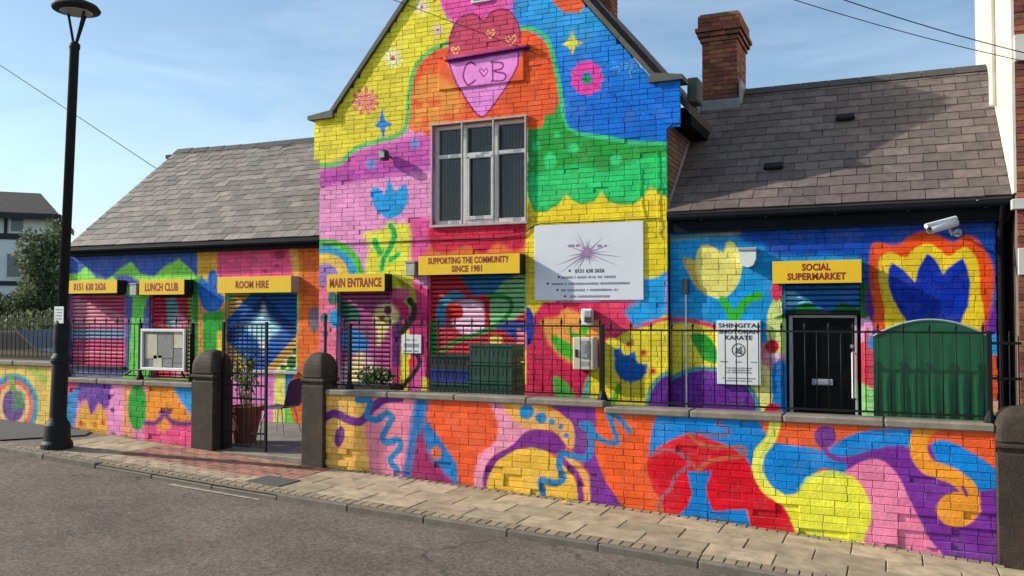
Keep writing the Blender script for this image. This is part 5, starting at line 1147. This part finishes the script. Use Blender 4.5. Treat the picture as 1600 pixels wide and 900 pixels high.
for k, (f, u0, u1) in enumerate(((.355, .08, .25), (.355, .42, .6), (.355, .78, .92), (.26, .2, .8), (.225, .24, .76), (.19, .2, .8), (.10, .12, .88), (.06, .2, .8))): dashes(mb, a + W_ * u0, a + W_ * u1, z0 + H_ * f, .022, yk - .002, 40 + k)
stuff(mb.build('small_print', M_inkgrey, t))
# small paper notice between the gable shutters
a, b, z0, z1 = rect(628, 523, 658, 552, YG - .012)
t = thing('notice', 'small white paper notice between the two gable shutters', 'notice', ((a + b) / 2, YG, z0)); MB().box(a, b, YG - .014, YG - .004, z0, z1, .002).build('sheet', M_white, t)
mb = MB(); dashes(mb, a + .04, b - .04, z0 + (z1 - z0) * .42, .075, YG - .0155, 60); dashes(mb, a + .08, b - .08, z0 + (z1 - z0) * .72, .03, YG - .0155, 61); dashes(mb, a + .03, b - .03, z0 + (z1 - z0) * .12, .03, YG - .0155, 62); stuff(mb.build('print', M_inkgrey, t))
# alarm light, meter cabinet
x, z = P(918, 495, YG - .06); t = thing('wall_lamp', 'small white bulkhead lamp above the cream meter cabinet', 'lamp', (x, YG, z - .12))
MB().box(x - .085, x + .075, YG - .10, YG - .004, z - .12, z + .115, .012).build('body', M_white, t); MB().prism([(x - .02, z - .08), (x + .095, z - .08), (x + .075, z + .085), (x - .01, z + .085)], YG - .155, YG - .101).build('lens', M_grey, t)
MB().box(x - .01, x + .085, YG - .165, YG - .156, z - .075, z - .0).build('sensor', M_ink, t)
a, z1 = P(895, 527, YG - .2); b, _ = P(925, 527, YG - .2); z0 = PZ(910, 578, YG - .2)
t = thing('meter_cabinet', 'cream electricity meter cabinet fixed low on the gable', 'cabinet', ((a + b) / 2, YG, z0))
MB().box(a, b + .02, YG - .2, YG - .004, z0, z1, .012).build('case', M_cream, t)
MB().box(a + .12, b - .06, YG - .215, YG - .199, z0 + .17, z1 - .04, .006).build('window', M_grey, t); MB().box(a + .15, b - .09, YG - .219, YG - .2145, z0 + .24, z1 - .10).build('dial', M_inkgrey, t)
MB().box(a + .035, a + .075, YG - .212, YG - .199, z0 + .18, z1 - .17, .004).build('latch', M_soil, t); MB().box(a + .12, b - .05, YG - .204, YG - .1995, z0 + .06, z0 + .12).build('label_plate', M_grey, t)
# flood lights and camera
x, z = P(601, 243, YG - .1); t = thing('flood_light', 'small dark flood light on the pink part of the gable', 'lamp', (x, YG, z - .08))
MB().tube([(x, YG - .002, z + .01), (x, YG - .07, z + .01)], .02, 8).build('arm', M_grey, t); MB().lathe(x, YG - .11, [(.03, z + .085), (.07, z + .07), (.082, z - .02), (.075, z - .075), (.01, z - .08)], 12).build('housing', M_ink, t); MB().box(x - .05, x + .05, YG - .195, YG - .175, z - .05, z + .045, .006).build('lens', M_grey, t)
x, z = P(1168, 402, YR - .1); t = thing('alarm_box', 'white shield shaped alarm box beside the yellow painted tulip', 'alarm box', (x, YR, z - .13))
MB().prism([(x - .11, z + .085), (x - .11, z - .02), (x - .07, z - .11), (x, z - .135), (x + .07, z - .11), (x + .11, z - .02), (x + .11, z + .085)], YR - .115, YR - .004).build('case', M_white, t)
MB().box(x - .125, x + .125, YR - .13, YR - .004, z + .087, z + .13, .008).build('cover', M_grey, t)
x, z = P(1071, 448, YR - .04); t = thing('cable_pipe', 'white vertical pipe below a small black junction box', 'pipe', (x, YR, FZ))
MB().tube([(x, YR - .018, FZ), (x, YR - .018, z - .09)], .012, 8).build('pipe', M_white, t); MB().box(x - .035, x + .04, YR - .07, YR - .004, z - .095, z + .11, .006).build('junction_box', M_ink, t)
c0 = P(1452, 359, YR - .42); c1 = P(1494, 347, YR - .25)
t = thing('security_camera', 'white security camera above the big blue tulip', 'camera', (c1[0], YR, c1[1] - .1))
p0 = Vector((c0[0], YR - .44, c0[1])); p1 = Vector((c1[0], YR - .20, c1[1]))
MB().tube([p0, p1], .052, 12).build('body', M_white, t, True); d = (p1 - p0).normalized()
MB().tube([p0 - d * .006, p0 + d * .002], .042, 12).build('lens', M_ink, t); MB().tube([p0 - d * .05 + Vector((0, 0, .052)), p1 + Vector((0, 0, .052))], .030, 8).build('sun_shield', M_white, t)
MB().tube([p0 * .3 + p1 * .7, p0 * .3 + p1 * .7 + Vector((.05, .10, -.11)), (p1.x + .03, YR - .005, p1.z - .11)], .018, 8).tube([(p1.x + .03, YR - .03, p1.z - .11), (p1.x + .03, YR - .004, p1.z - .11)], .05, 12).build('bracket', M_grey, t)

# ------------------------------------------------------------------ notice board in front of the left railing
a, b, z0, z1 = rect(221, 514, 290, 579, YW + .02); y = YW + .0
t = thing('notice_board', 'white framed notice board with pinned papers beside the gate pillar', 'notice board', ((a + b) / 2, YW + .05, z0))
MB().box(a, b, y + .03, y + .06, z0, z1).build('backing', M_paperg, t)
for q in ((a, b, z0, z0 + .04), (a, b, z1 - .04, z1)): MB().box(q[0], q[1], y, y + .055, q[2], q[3], .006).build('frame', M_white, t)
for q in (a, b - .04): MB().box(q, q + .04, y + .001, y + .054, z0 + .04, z1 - .04, .006).build('frame', M_white, t)
W_, H_ = b - a, z1 - z0
for (u0, u1, v0, v1, m) in ((.09, .36, .28, .88, M_paper), (.38, .72, .30, .86, M_paperg), (.74, .92, .55, .92, M_paper), (.28, .47, .08, .36, M_paper), (.74, .92, .2, .5, M_paperg), (.5, .7, .1, .28, M_paperg)):
    MB().box(a + u0 * W_, a + u1 * W_, y + .024, y + .0295, z0 + v0 * H_, z0 + v1 * H_).build('paper', m, t)
MB().tube([(a + .05, y + .05, z0), (a - .28, YRAIL, z0 - .02), (a - .42, YRAIL, 1.06)], .014, 6).tube([(b - .1, y + .05, z0), (b - .1, YRAIL, 1.05)], .014, 6).build('bracket', M_iron, t)

# ------------------------------------------------------------------ lamp post at the kerb
lx, ly = -10.1, 8.02; lz = gz(lx); lean = .042
t = thing('street_lamp', 'tall black street lamp with a flat disc head at the kerb', 'street lamp', (lx, ly, lz))
SH = lambda o: o.data.transform(Matrix.Translation((lx, ly, lz)) @ Matrix.Shear('XY', 4, (lean, .0)) @ Matrix.Translation((-lx, -ly, -lz)))
parts = [MB().lathe(lx, ly, [(.20, lz), (.195, lz + .06), (.165, lz + .10), (.155, lz + .30), (.12, lz + .36), (.105, lz + .40), (.10, lz + 1.10), (.125, lz + 1.14), (.12, lz + 1.18), (.085, lz + 1.24), (.10, lz + 1.40), (.10, lz + 1.62), (.075, lz + 1.70)], 28).build('base', M_lampbase, t),
         MB().lathe(lx, ly, [(.062, lz + 1.70), (.060, lz + 5.25), (.07, lz + 5.27), (.07, lz + 5.32), (.03, lz + 5.36)], 14).build('pole', M_lampbase, t, True)]
for sg in (-1, 1): parts.append(MB().tube([(lx + sg * .02, ly, lz + 5.320), (lx + sg * .15, ly, lz + 5.760)], .018, 6).build('arm', M_lampbase, t))
parts.append(MB().tube([(lx, ly + .02, lz + 5.320), (lx, ly + .15, lz + 5.760)], .018, 6).build('arm', M_lampbase, t))
parts.append(MB().lathe(lx, ly, [(.20, lz + 5.750), (.29, lz + 5.770), (.30, lz + 5.790), (.26, lz + 5.840), (.16, lz + 5.885), (.02, lz + 5.900)], 28).build('lamp_head', M_lampbase, t))
parts.append(MB().lathe(lx, ly, [(.19, lz + 5.742), (.20, lz + 5.749)], 28).build('lamp_glass', M_lampglass, t))
for o in parts: SH(o)
nx, nz_ = P(91, 492, ly - .09); nt = thing('notice', 'small white notice strapped to the street lamp', 'notice', (nx, ly - .08, nz_ - .12))
MB().box(nx - .085, nx + .085, ly - .082, ly - .076, nz_ - .11, nz_ + .11).build('sheet', M_white, nt)
mb = MB(); [dashes(mb, nx - .06, nx + .06, nz_ + .07 - k * .04, .022, ly - .0835, 70 + k) for k in range(4)]; stuff(mb.build('print', M_inkgrey, nt))

# ------------------------------------------------------------------ behind the railing: crates, green container, pots, chair
def crate(label, x0, x1, y0, y1, z0, z1, m):
    t = thing('plastic_crate', label, 'crate', ((x0 + x1) / 2, (y0 + y1) / 2, z0), 'crates stacked by the gable shutter')
    h = z1 - z0; w = .014
    MB().box(x0 + .01, x1 - .01, y0 + .01, y1 - .01, z0, z0 + .015).build('floor', m, t)
    MB().box(x0 - .012, x1 + .012, y0 - .012, y0 + w, z1 - .03, z1, .004).box(x0 - .012, x1 + .012, y1 - w, y1 + .012, z1 - .03, z1, .004).box(x0 - .012, x0 + w, y0 + w, y1 - w, z1 - .03, z1, .004).box(x1 - w, x1 + .012, y0 + w, y1 - w, z1 - .03, z1, .004).build('rim', m, t)
    mb = MB()
    for yy in (y0, y1 - w):
        mb.box(x0, x1, yy, yy + w, z0, z0 + h * .3); mb.box(x0, x1, yy + .002, yy + w - .002, z1 - h * .3, z1 - .03); n = 9
        for k in range(n + 1): xx = x0 + (x1 - x0 - .02) * k / n; mb.box(xx, xx + .02, yy + .001, yy + w - .001, z0 + h * .3, z1 - h * .3)
    for xx in (x0, x1 - w):
        mb.box(xx, xx + w, y0 + w, y1 - w, z0, z0 + h * .3); mb.box(xx + .002, xx + w - .002, y0 + w, y1 - w, z1 - h * .3, z1 - .03); n = 6
        for k in range(n + 1): yy = y0 + w + (y1 - y0 - 2 * w - .02) * k / n; mb.box(xx + .001, xx + w - .001, yy, yy + .02, z0 + h * .3, z1 - h * .3)
    mb.box(x0 + .003, x1 - .003, y0 + .006, y0 + .012, z0 + .01, z1 - .04); mb.box(x1 - .012, x1 - .006, y0 + .02, y1 - .02, z0 + .01, z1 - .04); mb.build('side_lattice', m, t)
    return t
ya, yb = 10.35, 10.75; xa, xm_, xb = -6.05, -5.40, -4.80
xa, xm_, xb = PX(673, ya), PX(734, ya), PX(800, ya)
names = ['bottom', 'second', 'third', 'fourth', 'fifth', 'top']
hs = [FZ, .30, .52, .74]; 
for k, m in enumerate((M_crateg, M_crateg, M_crateg, M_crateg)): crate('%s green crate in the left stack by the shutter' % names[k] if k < 3 else 'green crate just below the blue one in the left stack', xa, xm_ - .02, ya, yb, FZ + k * .235, FZ + k * .235 + .225, m)
crate('blue crate in the left stack by the shutter', xa, xm_ - .02, ya, yb, FZ + .94, FZ + 1.12, M_crateb)
crate('black crate topping the left stack by the shutter', xa, xm_ - .02, ya, yb, FZ + 1.125, FZ + 1.31, M_cratek)
for k in range(6): crate('%s green crate in the taller right stack by the shutter' % names[k], xm_ + .005, xb, ya - .02, yb, FZ + k * .245, FZ + k * .245 + .235, M_crateg)
# green container with an arched ribbed front
yc = YW + .32; ax0, az = P(1364, 526, yc); ax1, _ = P(1549, 522, yc); azt = PZ(1450, 500, yc)
t = thing('storage_container', 'dark green ribbed container with an arched top behind the railing', 'container', ((ax0 + ax1) / 2, yc + .4, FZ))
arch = lambda x, dz=0: az + dz + (azt - az) * (1 - ((x - (ax0 + ax1) / 2) / ((ax1 - ax0) / 2)) ** 2)
n = 44; mb = MB(); vs = []; fs = []
for k in range(n + 1):
    x = ax0 + (ax1 - ax0) * k / n
    for zq in np.linspace(0, 1, 9):
        z = FZ + .05 + (arch(x) - FZ - .05) * zq; fade = min(1, max(0, (.80 - zq) / .12))
        sh_ = .10 * (1 - zq); rib = .009 * (1 + math.sin((x - sh_ * .9) * 2 * math.pi / .135)) * fade
        vs.append((x, yc - rib, z))
for k in range(n):
    for j in range(8): fs.append((k * 9 + j, (k + 1) * 9 + j, (k + 1) * 9 + j + 1, k * 9 + j + 1))
mb.add(vs, fs).build('ribbed_front', M_green, t, True)
tops = [ax0 + (ax1 - ax0) * k / 20 for k in range(21)]
mb = MB().prism([(ax0, FZ)] + [(x, arch(x, -.008)) for x in tops] + [(ax1, FZ)], yc + .012, yc + .72); mb.build('body', M_green, t)
mb = MB(); [mb.tube([(x, yc - .004, arch(x, .004)) for x in tops], .011, 6)]; mb.build('rim', M_greenrim, t)
# planter with shrub in front of main entrance shutter
def leaves(name, m, parent, cx, cy, cz, rx, ry, rz, n, size, seed, up=.3, shell=.0):
    r = np.random.default_rng(seed); p = r.normal(size=(n, 3)); p /= np.linalg.norm(p, axis=1)[:, None]; rad = (shell + (1 - shell) * r.random(n) ** .45)[:, None]
    p = p * rad * np.array((rx, ry, rz)) + np.array((cx, cy, cz)); vs = np.empty((n, 4, 3)); 
    d = r.normal(size=(n, 3)); d[:, 2] += up; d /= np.linalg.norm(d, axis=1)[:, None]; e = np.cross(d, r.normal(size=(n, 3))); e /= np.linalg.norm(e, axis=1)[:, None]
    s_ = size * (.6 + .8 * r.random(n))[:, None]
    vs[:, 0] = p; vs[:, 1] = p + d * s_ * .5 + e * s_ * .28; vs[:, 2] = p + d * s_; vs[:, 3] = p + d * s_ * .5 - e * s_ * .28
    me = bpy.data.meshes.new(name); me.from_pydata(vs.reshape(-1, 3).tolist(), [], [(4 * i, 4 * i + 1, 4 * i + 2, 4 * i + 3) for i in range(n)]); me.update()
    return put(me, name, m, parent)
px0, px1 = PX(535, 10.2), PX(610, 10.2); zt_ = PZ(570, 600, 10.2)
t = thing('planter', 'dark planter box with a low shrub below the main entrance sign', 'planter', ((px0 + px1) / 2, 10.35, FZ))
MB().box(px0, px1, 10.2, 10.5, FZ, zt_, .01).build('box', M_cratek, t); leaves('shrub', M_leaf, t, (px0 + px1) / 2 + .08, 10.33, zt_ + .08, .32, .14, .18, 420, .07, 4)
# terracotta pot with a leafy plant
pxc, pyc = P(381, 660, 9.95)[0], 9.98; zb_, zt_ = FZ, PZ(380, 634, 9.95)
t = thing('potted_plant', 'tall leafy plant in a terracotta pot behind the iron gate', 'plant', (pxc, pyc, FZ))
MB().lathe(pxc, pyc, [(.15, zb_), (.235, zt_ - .07), (.265, zt_ - .07), (.27, zt_), (.235, zt_), (.22, zt_ - .04)], 20).build('pot', M_terra, t, False); MB().lathe(pxc, pyc, [(.221, zt_ - .05), (.222, zt_ - .035)], 16).build('soil', M_soil, t)
for k in range(7):
    an = k * .9; pt = [(pxc + .05 * math.cos(an), pyc + .05 * math.sin(an), zt_ - .04), (pxc + .12 * math.cos(an), pyc + .12 * math.sin(an), zt_ + .35), (pxc + .22 * math.cos(an + .3), pyc + .2 * math.sin(an + .3), zt_ + .65 + .05 * (k % 3))]
    MB().tube(pt, .008, 5, .003).build('stem', M_leafl, t)
leaves('foliage', M_leafl, t, pxc + .02, pyc, zt_ + .38, .20, .18, .34, 110, .085, 8); leaves('foliage', M_leaf, t, pxc + .02, pyc, zt_ + .52, .19, .17, .30, 70, .08, 9)
# purple chair
cx, cy = PX(440, 10.9, 640), 10.9; t = thing('chair', 'purple moulded plastic chair on thin metal legs inside the gateway', 'chair', (cx, cy, FZ))
szz = FZ + .44
def sheet(name, pts, nu, nv, m, th=.012):
    me = MB(); vs = [pts(u / nu, v / nv) for u in range(nu + 1) for v in range(nv + 1)]; me.add(vs, [(u * (nv + 1) + v, (u + 1) * (nv + 1) + v, (u + 1) * (nv + 1) + v + 1, u * (nv + 1) + v + 1) for u in range(nu) for v in range(nv)])
    o = me.build(name, m, t, True); so = o.modifiers.new('th', 'SOLIDIFY'); so.thickness = th; return o
sheet('seat', lambda u, v: (cx - .26 + .46 * u, cy - .21 + .42 * v, szz - .02 * math.sin(math.pi * u) - .015 * math.sin(math.pi * v) + (.03 * (u - .8) if u > .8 else 0)), 8, 6, M_purple)
sheet('backrest', lambda u, v: (cx + .20 + .09 * u + .03 * math.sin(math.pi * v), cy - .21 + .42 * v + 0 * u, szz + .01 + .42 * u - .05 * (abs(v - .5) * 2) ** 3 * u), 8, 6, M_purple)
for (sx_, sy_) in ((-1, -1), (-1, 1), (1, -1), (1, 1)):
    MB().tube([(cx - .03 + sx_ * .15, cy + sy_ * .15, szz - .03), (cx - .03 + sx_ * .24, cy + sy_ * .21, FZ)], .010, 6).build('leg', M_steel, t)
# ivy shrub by the neighbouring house
ix, iz = P(1590, 560, 10.4); t = thing('ivy_shrub', 'tall narrow climbing shrub against the neighbouring brick house', 'shrub', (1.55, 10.6, -.2))
MB().tube([(1.56, 10.6, -.3), (1.58, 10.58, .8), (1.60, 10.6, 2.2)], .03, 6, .012).build('stem', M_bark, t); leaves('foliage', M_leafl, t, 1.68, 10.55, 1.35, .27, .25, 1.05, 1500, .085, 12); leaves('foliage', M_leaf, t, 1.72, 10.6, 1.3, .28, .25, 1.1, 1300, .085, 13)
t = thing('iron_side_gate', 'narrow black side gate in the gap beside the right wing', 'gate', (1.2, 11.3, FZ))
for k in range(4): MB().tube([(1.0 + k * .09, 11.2, FZ), (1.0 + k * .09, 11.2, 1.75 - .05 * (k % 2))], .009, 6).build('bar', M_iron, t)
for z in (.3, 1.2, 1.6): MB().box(.97, 1.30, 11.19, 11.21, z, z + .03).build('rail', M_iron, t)

# ------------------------------------------------------------------ neighbouring house at the right
t = thing('brick_house', 'tall red brick neighbouring house with white side wall at the right edge', 'building', (4.0, 14, -.4))
NX, NY = 1.30, 11.55
MB().box(NX + .02, 8.0, NY + .03, 16.19, -.9, 9.5).build('inner_wall', M_mortar, t)
MB().box(NX - .012, NX + .019, NY + .0, 16.2, 3.36, 9.5).build('side_wall', M_whitewall, t)
MB().tube([(NX - .06, 13.2, 4.75), (NX - .06, 13.2, 9)], .04, 8).build('downpipe', M_whitewall, t)
random.seed(41)
bl = brick_list(NX + .02, 3.2, -.6, 8.0); mbn = MB()
brickwork(t, bl, NY, M_redbrick, 60, lambda q: depth((q[0] + q[1]) / 2, NY, q[4]) + (0 if q[0] < 1.8 and 1 < q[4] < 6 else 50))
for (ya_, yb_, prj) in ((55, 96, .03), (312, 328, .10), (388, 430, .035)):
    za, zb = PZ(1590, yb_, NY), PZ(1590, ya_, NY); MB().box(NX - .045 if ya_ == 312 else NX + .018, 3.2, NY - prj, NY + .02, za, zb, .006).build('stone_band', M_pale, t)

# ------------------------------------------------------------------ beyond the left end: house, tree, hedge, parked car
t = thing('white_house', 'pale rendered house with dark roof and black trim behind the tree', 'building', (-35, 27, .2))
HO = Vector((P(88, 490, 26)[0], 26.0, 0)); HM = Matrix.Translation(HO) @ Matrix.Rotation(math.radians(47), 4, 'Z')   # turned towards the street
HS = 1350 / depth(HO.x, HO.y, EZ); hu = lambda px: (px - 88) / HS / math.cos(math.radians(23)); hz_ = lambda py: EZ + (490 - py) / HS
def HB(mb, name, m, parent):
    me = mb.mesh(name); me.transform(HM); return put(me, name, m, parent)
ze = hz_(333)
HB(MB().box(-13, -.3, 0, 7, -.2, ze), 'wall', M_render, t)
rf = HB(MB().add([(-13.3, -.45, ze - .1), (.1, -.45, ze - .1), (.1, 7.4, ze - .1), (-13.3, 7.4, ze - .1), (-13.3, 3.4, ze + 1.25), (-1.0, 3.4, ze + 1.25)], [(0, 1, 5, 4), (1, 2, 5), (2, 3, 4, 5), (3, 0, 4), (3, 2, 1, 0)]), 'roof', M_roofdark, t)
HB(MB().box(-13.3, .1, -.52, -.46, ze - .34, ze - .08), 'fascia', M_housewood, rf); HB(MB().box(.101, .15, -.46, 7.4, ze - .34, ze - .08), 'fascia', M_housewood, rf)
HB(MB().box(-13, -.28, -.05, -.002, hz_(376), hz_(367)), 'trim_board', M_housewood, t); HB(MB().box(hu(21), hu(25), -.06, -.002, hz_(366.8), ze - .12), 'trim_board', M_housewood, t); HB(MB().box(-13, hu(44), -.05, -.002, hz_(447), hz_(440)), 'trim_board', M_housewood, t)
for (xa, ya, xb, yb) in ((27, 339, 47, 366), (23, 396, 45, 436)):
    w_ = HB(MB().box(hu(xa), hu(xb), -.03, -.001, hz_(yb), hz_(ya)), 'window', M_white, t); HB(MB().box(hu(xa) + .07, hu(xb) - .07, -.04, -.031, hz_(yb) + .07, hz_(ya) - .07), 'pane', M_housepane, w_)
def tree(label, cx, cy, z0, h, rx, rz, n, seed, m, size=.28):
    t = thing('leafy_tree', label, 'tree', (cx, cy, z0))
    MB().tube([(cx, cy, z0 - .3), (cx + .05, cy, z0 + h * .45), (cx - .05, cy, z0 + h * .8)], .14, 8, .05).build('trunk', M_bark, t)
    r = random.Random(seed)
    for k in range(6):
        an = k * 1.1; zz = z0 + h * (.3 + .09 * k); MB().tube([(cx, cy, zz), (cx + rx * .7 * math.cos(an), cy + rx * .7 * math.sin(an), zz + h * .16)], .05, 6, .015).build('limb', M_bark, t)
    for k in range(9):
        an = k * 2.4; q = k / 8; leaves('crown', m, t, cx + rx * .55 * math.cos(an) * (1 - .4 * q), cy + rx * .55 * math.sin(an), z0 + h * (.30 + .58 * q), rx * .62 * (1.05 - .4 * q), rx * .6, rz * .33, n // 9, size, seed * 20 + k)
Q = P(66, 470, 21); tree('bushy tree rising in front of the pale house', Q[0], 21.0, .3, PZ(66, 350, 21) - .4, .85, 2.6, 6500, 3, M_leafd, .14)
Q = P(22, 500, 20); tree('lower bushy tree at the left edge behind the railing', Q[0], 20.0, .3, PZ(22, 450, 20) - .5, 1.2, 1.7, 6500, 4, M_leafd, .14)
hg = thing('hedge', 'dark clipped hedge behind the railing left of the lamp post', 'hedge', (-22, 17, .3)); leaves('foliage', M_leafd, hg, -22.5, 17.6, 1.0, 3.6, .5, 1.05, 11000, .12, 19); MB().box(-25.8, -19.3, 17.45, 17.75, .2, .9).build('stems', M_bark, hg)
# parked cars (their roofs show through the railing)
def car(label, cx, cy, z0, m):
    t = thing('parked_car', label, 'car', (cx, cy, z0)); 
    prof = [(-2.0, .25), (-2.05, .6), (-1.9, .82), (-1.15, .92), (-.55, 1.38), (.75, 1.42), (1.5, .98), (2.02, .9), (2.08, .5), (2.0, .25)]
    MB().prism([(cx + x, z0 + z) for x, z in prof], cy - .82, cy + .82).build('body', m, t)
    for yy in (cy - .83, cy + .822): MB().prism([(cx - .95, z0 + .94), (cx - .5, z0 + 1.32), (cx + .08, z0 + 1.35), (cx + .08, z0 + .94)], yy, yy + .008).build('window', M_carglass, t); MB().prism([(cx + .14, z0 + .94), (cx + .14, z0 + 1.35), (cx + .72, z0 + 1.35), (cx + 1.3, z0 + .98)], yy, yy + .008).build('window', M_carglass, t)
    MB().add([(cx - 1.16, cy - .72, z0 + .93), (cx - 1.16, cy + .72, z0 + .93), (cx - .58, cy + .66, z0 + 1.37), (cx - .58, cy - .66, z0 + 1.37)], [(0, 3, 2, 1)]).build('windscreen', M_carglass, t)
    for sx_ in (-1.3, 1.3):
        for yy in (cy - .84, cy + .66): MB().tube([(cx + sx_, yy, z0 + .31), (cx + sx_, yy + .18, z0 + .31)], .31, 18).build('wheel', M_tyre, t)
    for yy in (-.6, .6): MB().box(cx - 2.07, cx - 1.98, cy + yy - .15, cy + yy + .15, z0 + .6, z0 + .74, .02).build('headlight', M_white, t)
car('dark parked car seen through the railing left of the lamp post', P(35, 540, 14.9)[0], 15.0, .14, M_car)
# ------------------------------------------------------------------ litter and weeds at the foot of the wall
lx_, ly_ = PX(881, 8.95, 788), 8.95
t = thing('litter', 'small crumpled yellow wrapper lying on the pavement by the wall', 'litter', (lx_, ly_, gz(lx_)))
rr = random.Random(9); mb = MB(); vs = [(lx_ + rr.uniform(-.05, .05), ly_ + rr.uniform(-.04, .04), gz(lx_) + .004 + rr.random() * .05) for _ in range(9)]
mb.add(vs, [(0, 1, 2), (2, 3, 4), (4, 5, 0), (1, 3, 5), (6, 7, 8), (0, 6, 3), (7, 2, 5), (8, 1, 4)]).build('wrapper', M_yellow, t)
wd = None
rr = random.Random(12); vs = []; fs = []
for k in range(150):
    x = rr.uniform(-6.5, .8) if k < 110 else rr.uniform(-11.5, -8.9); n0 = rr.randint(3, 7); y = YW - .012 - rr.random() * .02
    for q in range(n0):
        h = .015 + .035 * rr.random(); a_ = rr.uniform(0, 6.28); bx, by = x + rr.uniform(-.02, .02), y; o = len(vs)
        vs += [(bx - .003, by, gz(bx)), (bx + .003, by, gz(bx)), (bx + .02 * math.cos(a_), by - abs(.02 * math.sin(a_)), gz(bx) + h)]; fs.append((o, o + 1, o + 2))
o = MB().add(vs, fs).build('weeds', M_leafl); stuff(o); tag(o, 'tiny weeds growing along the foot of the painted wall', 'weeds')
# ------------------------------------------------------------------ overhead cables
def cable(label, pts, sag=.15, r=.006):
    (x0, y0, z0), (x1, y1, z1) = pts; n = 14
    t = MB().tube([(x0 + (x1 - x0) * k / n, y0 + (y1 - y0) * k / n, z0 + (z1 - z0) * k / n - sag * 4 * (k / n) * (1 - k / n)) for k in range(n + 1)], r, 5).build('overhead_cable', M_iron)
    return tag(t, label, 'cable')
def cab_px(a, ya, b, yb): p, q = P(*a, ya), P(*b, yb); return [(p[0], ya, p[1]), (q[0], yb, q[1])]
cable('thin overhead cable running down across the gable heart', cab_px((470, -55), 8.6, (838, 84), YG - .03), .0, .005)
cable('upper of two thin cables above the right wing roof', cab_px((1180, -50), 9.0, (1640, 92), 11.6), .06, .006)
cable('lower of two thin cables above the right wing roof', cab_px((1150, -30), 9.3, (1640, 104), 11.6), .06, .005)
cable('thin overhead cable in the sky left of the grey slate roof', cab_px((-60, 62), 15.0, (330, 320), 17.2), .0, .009)
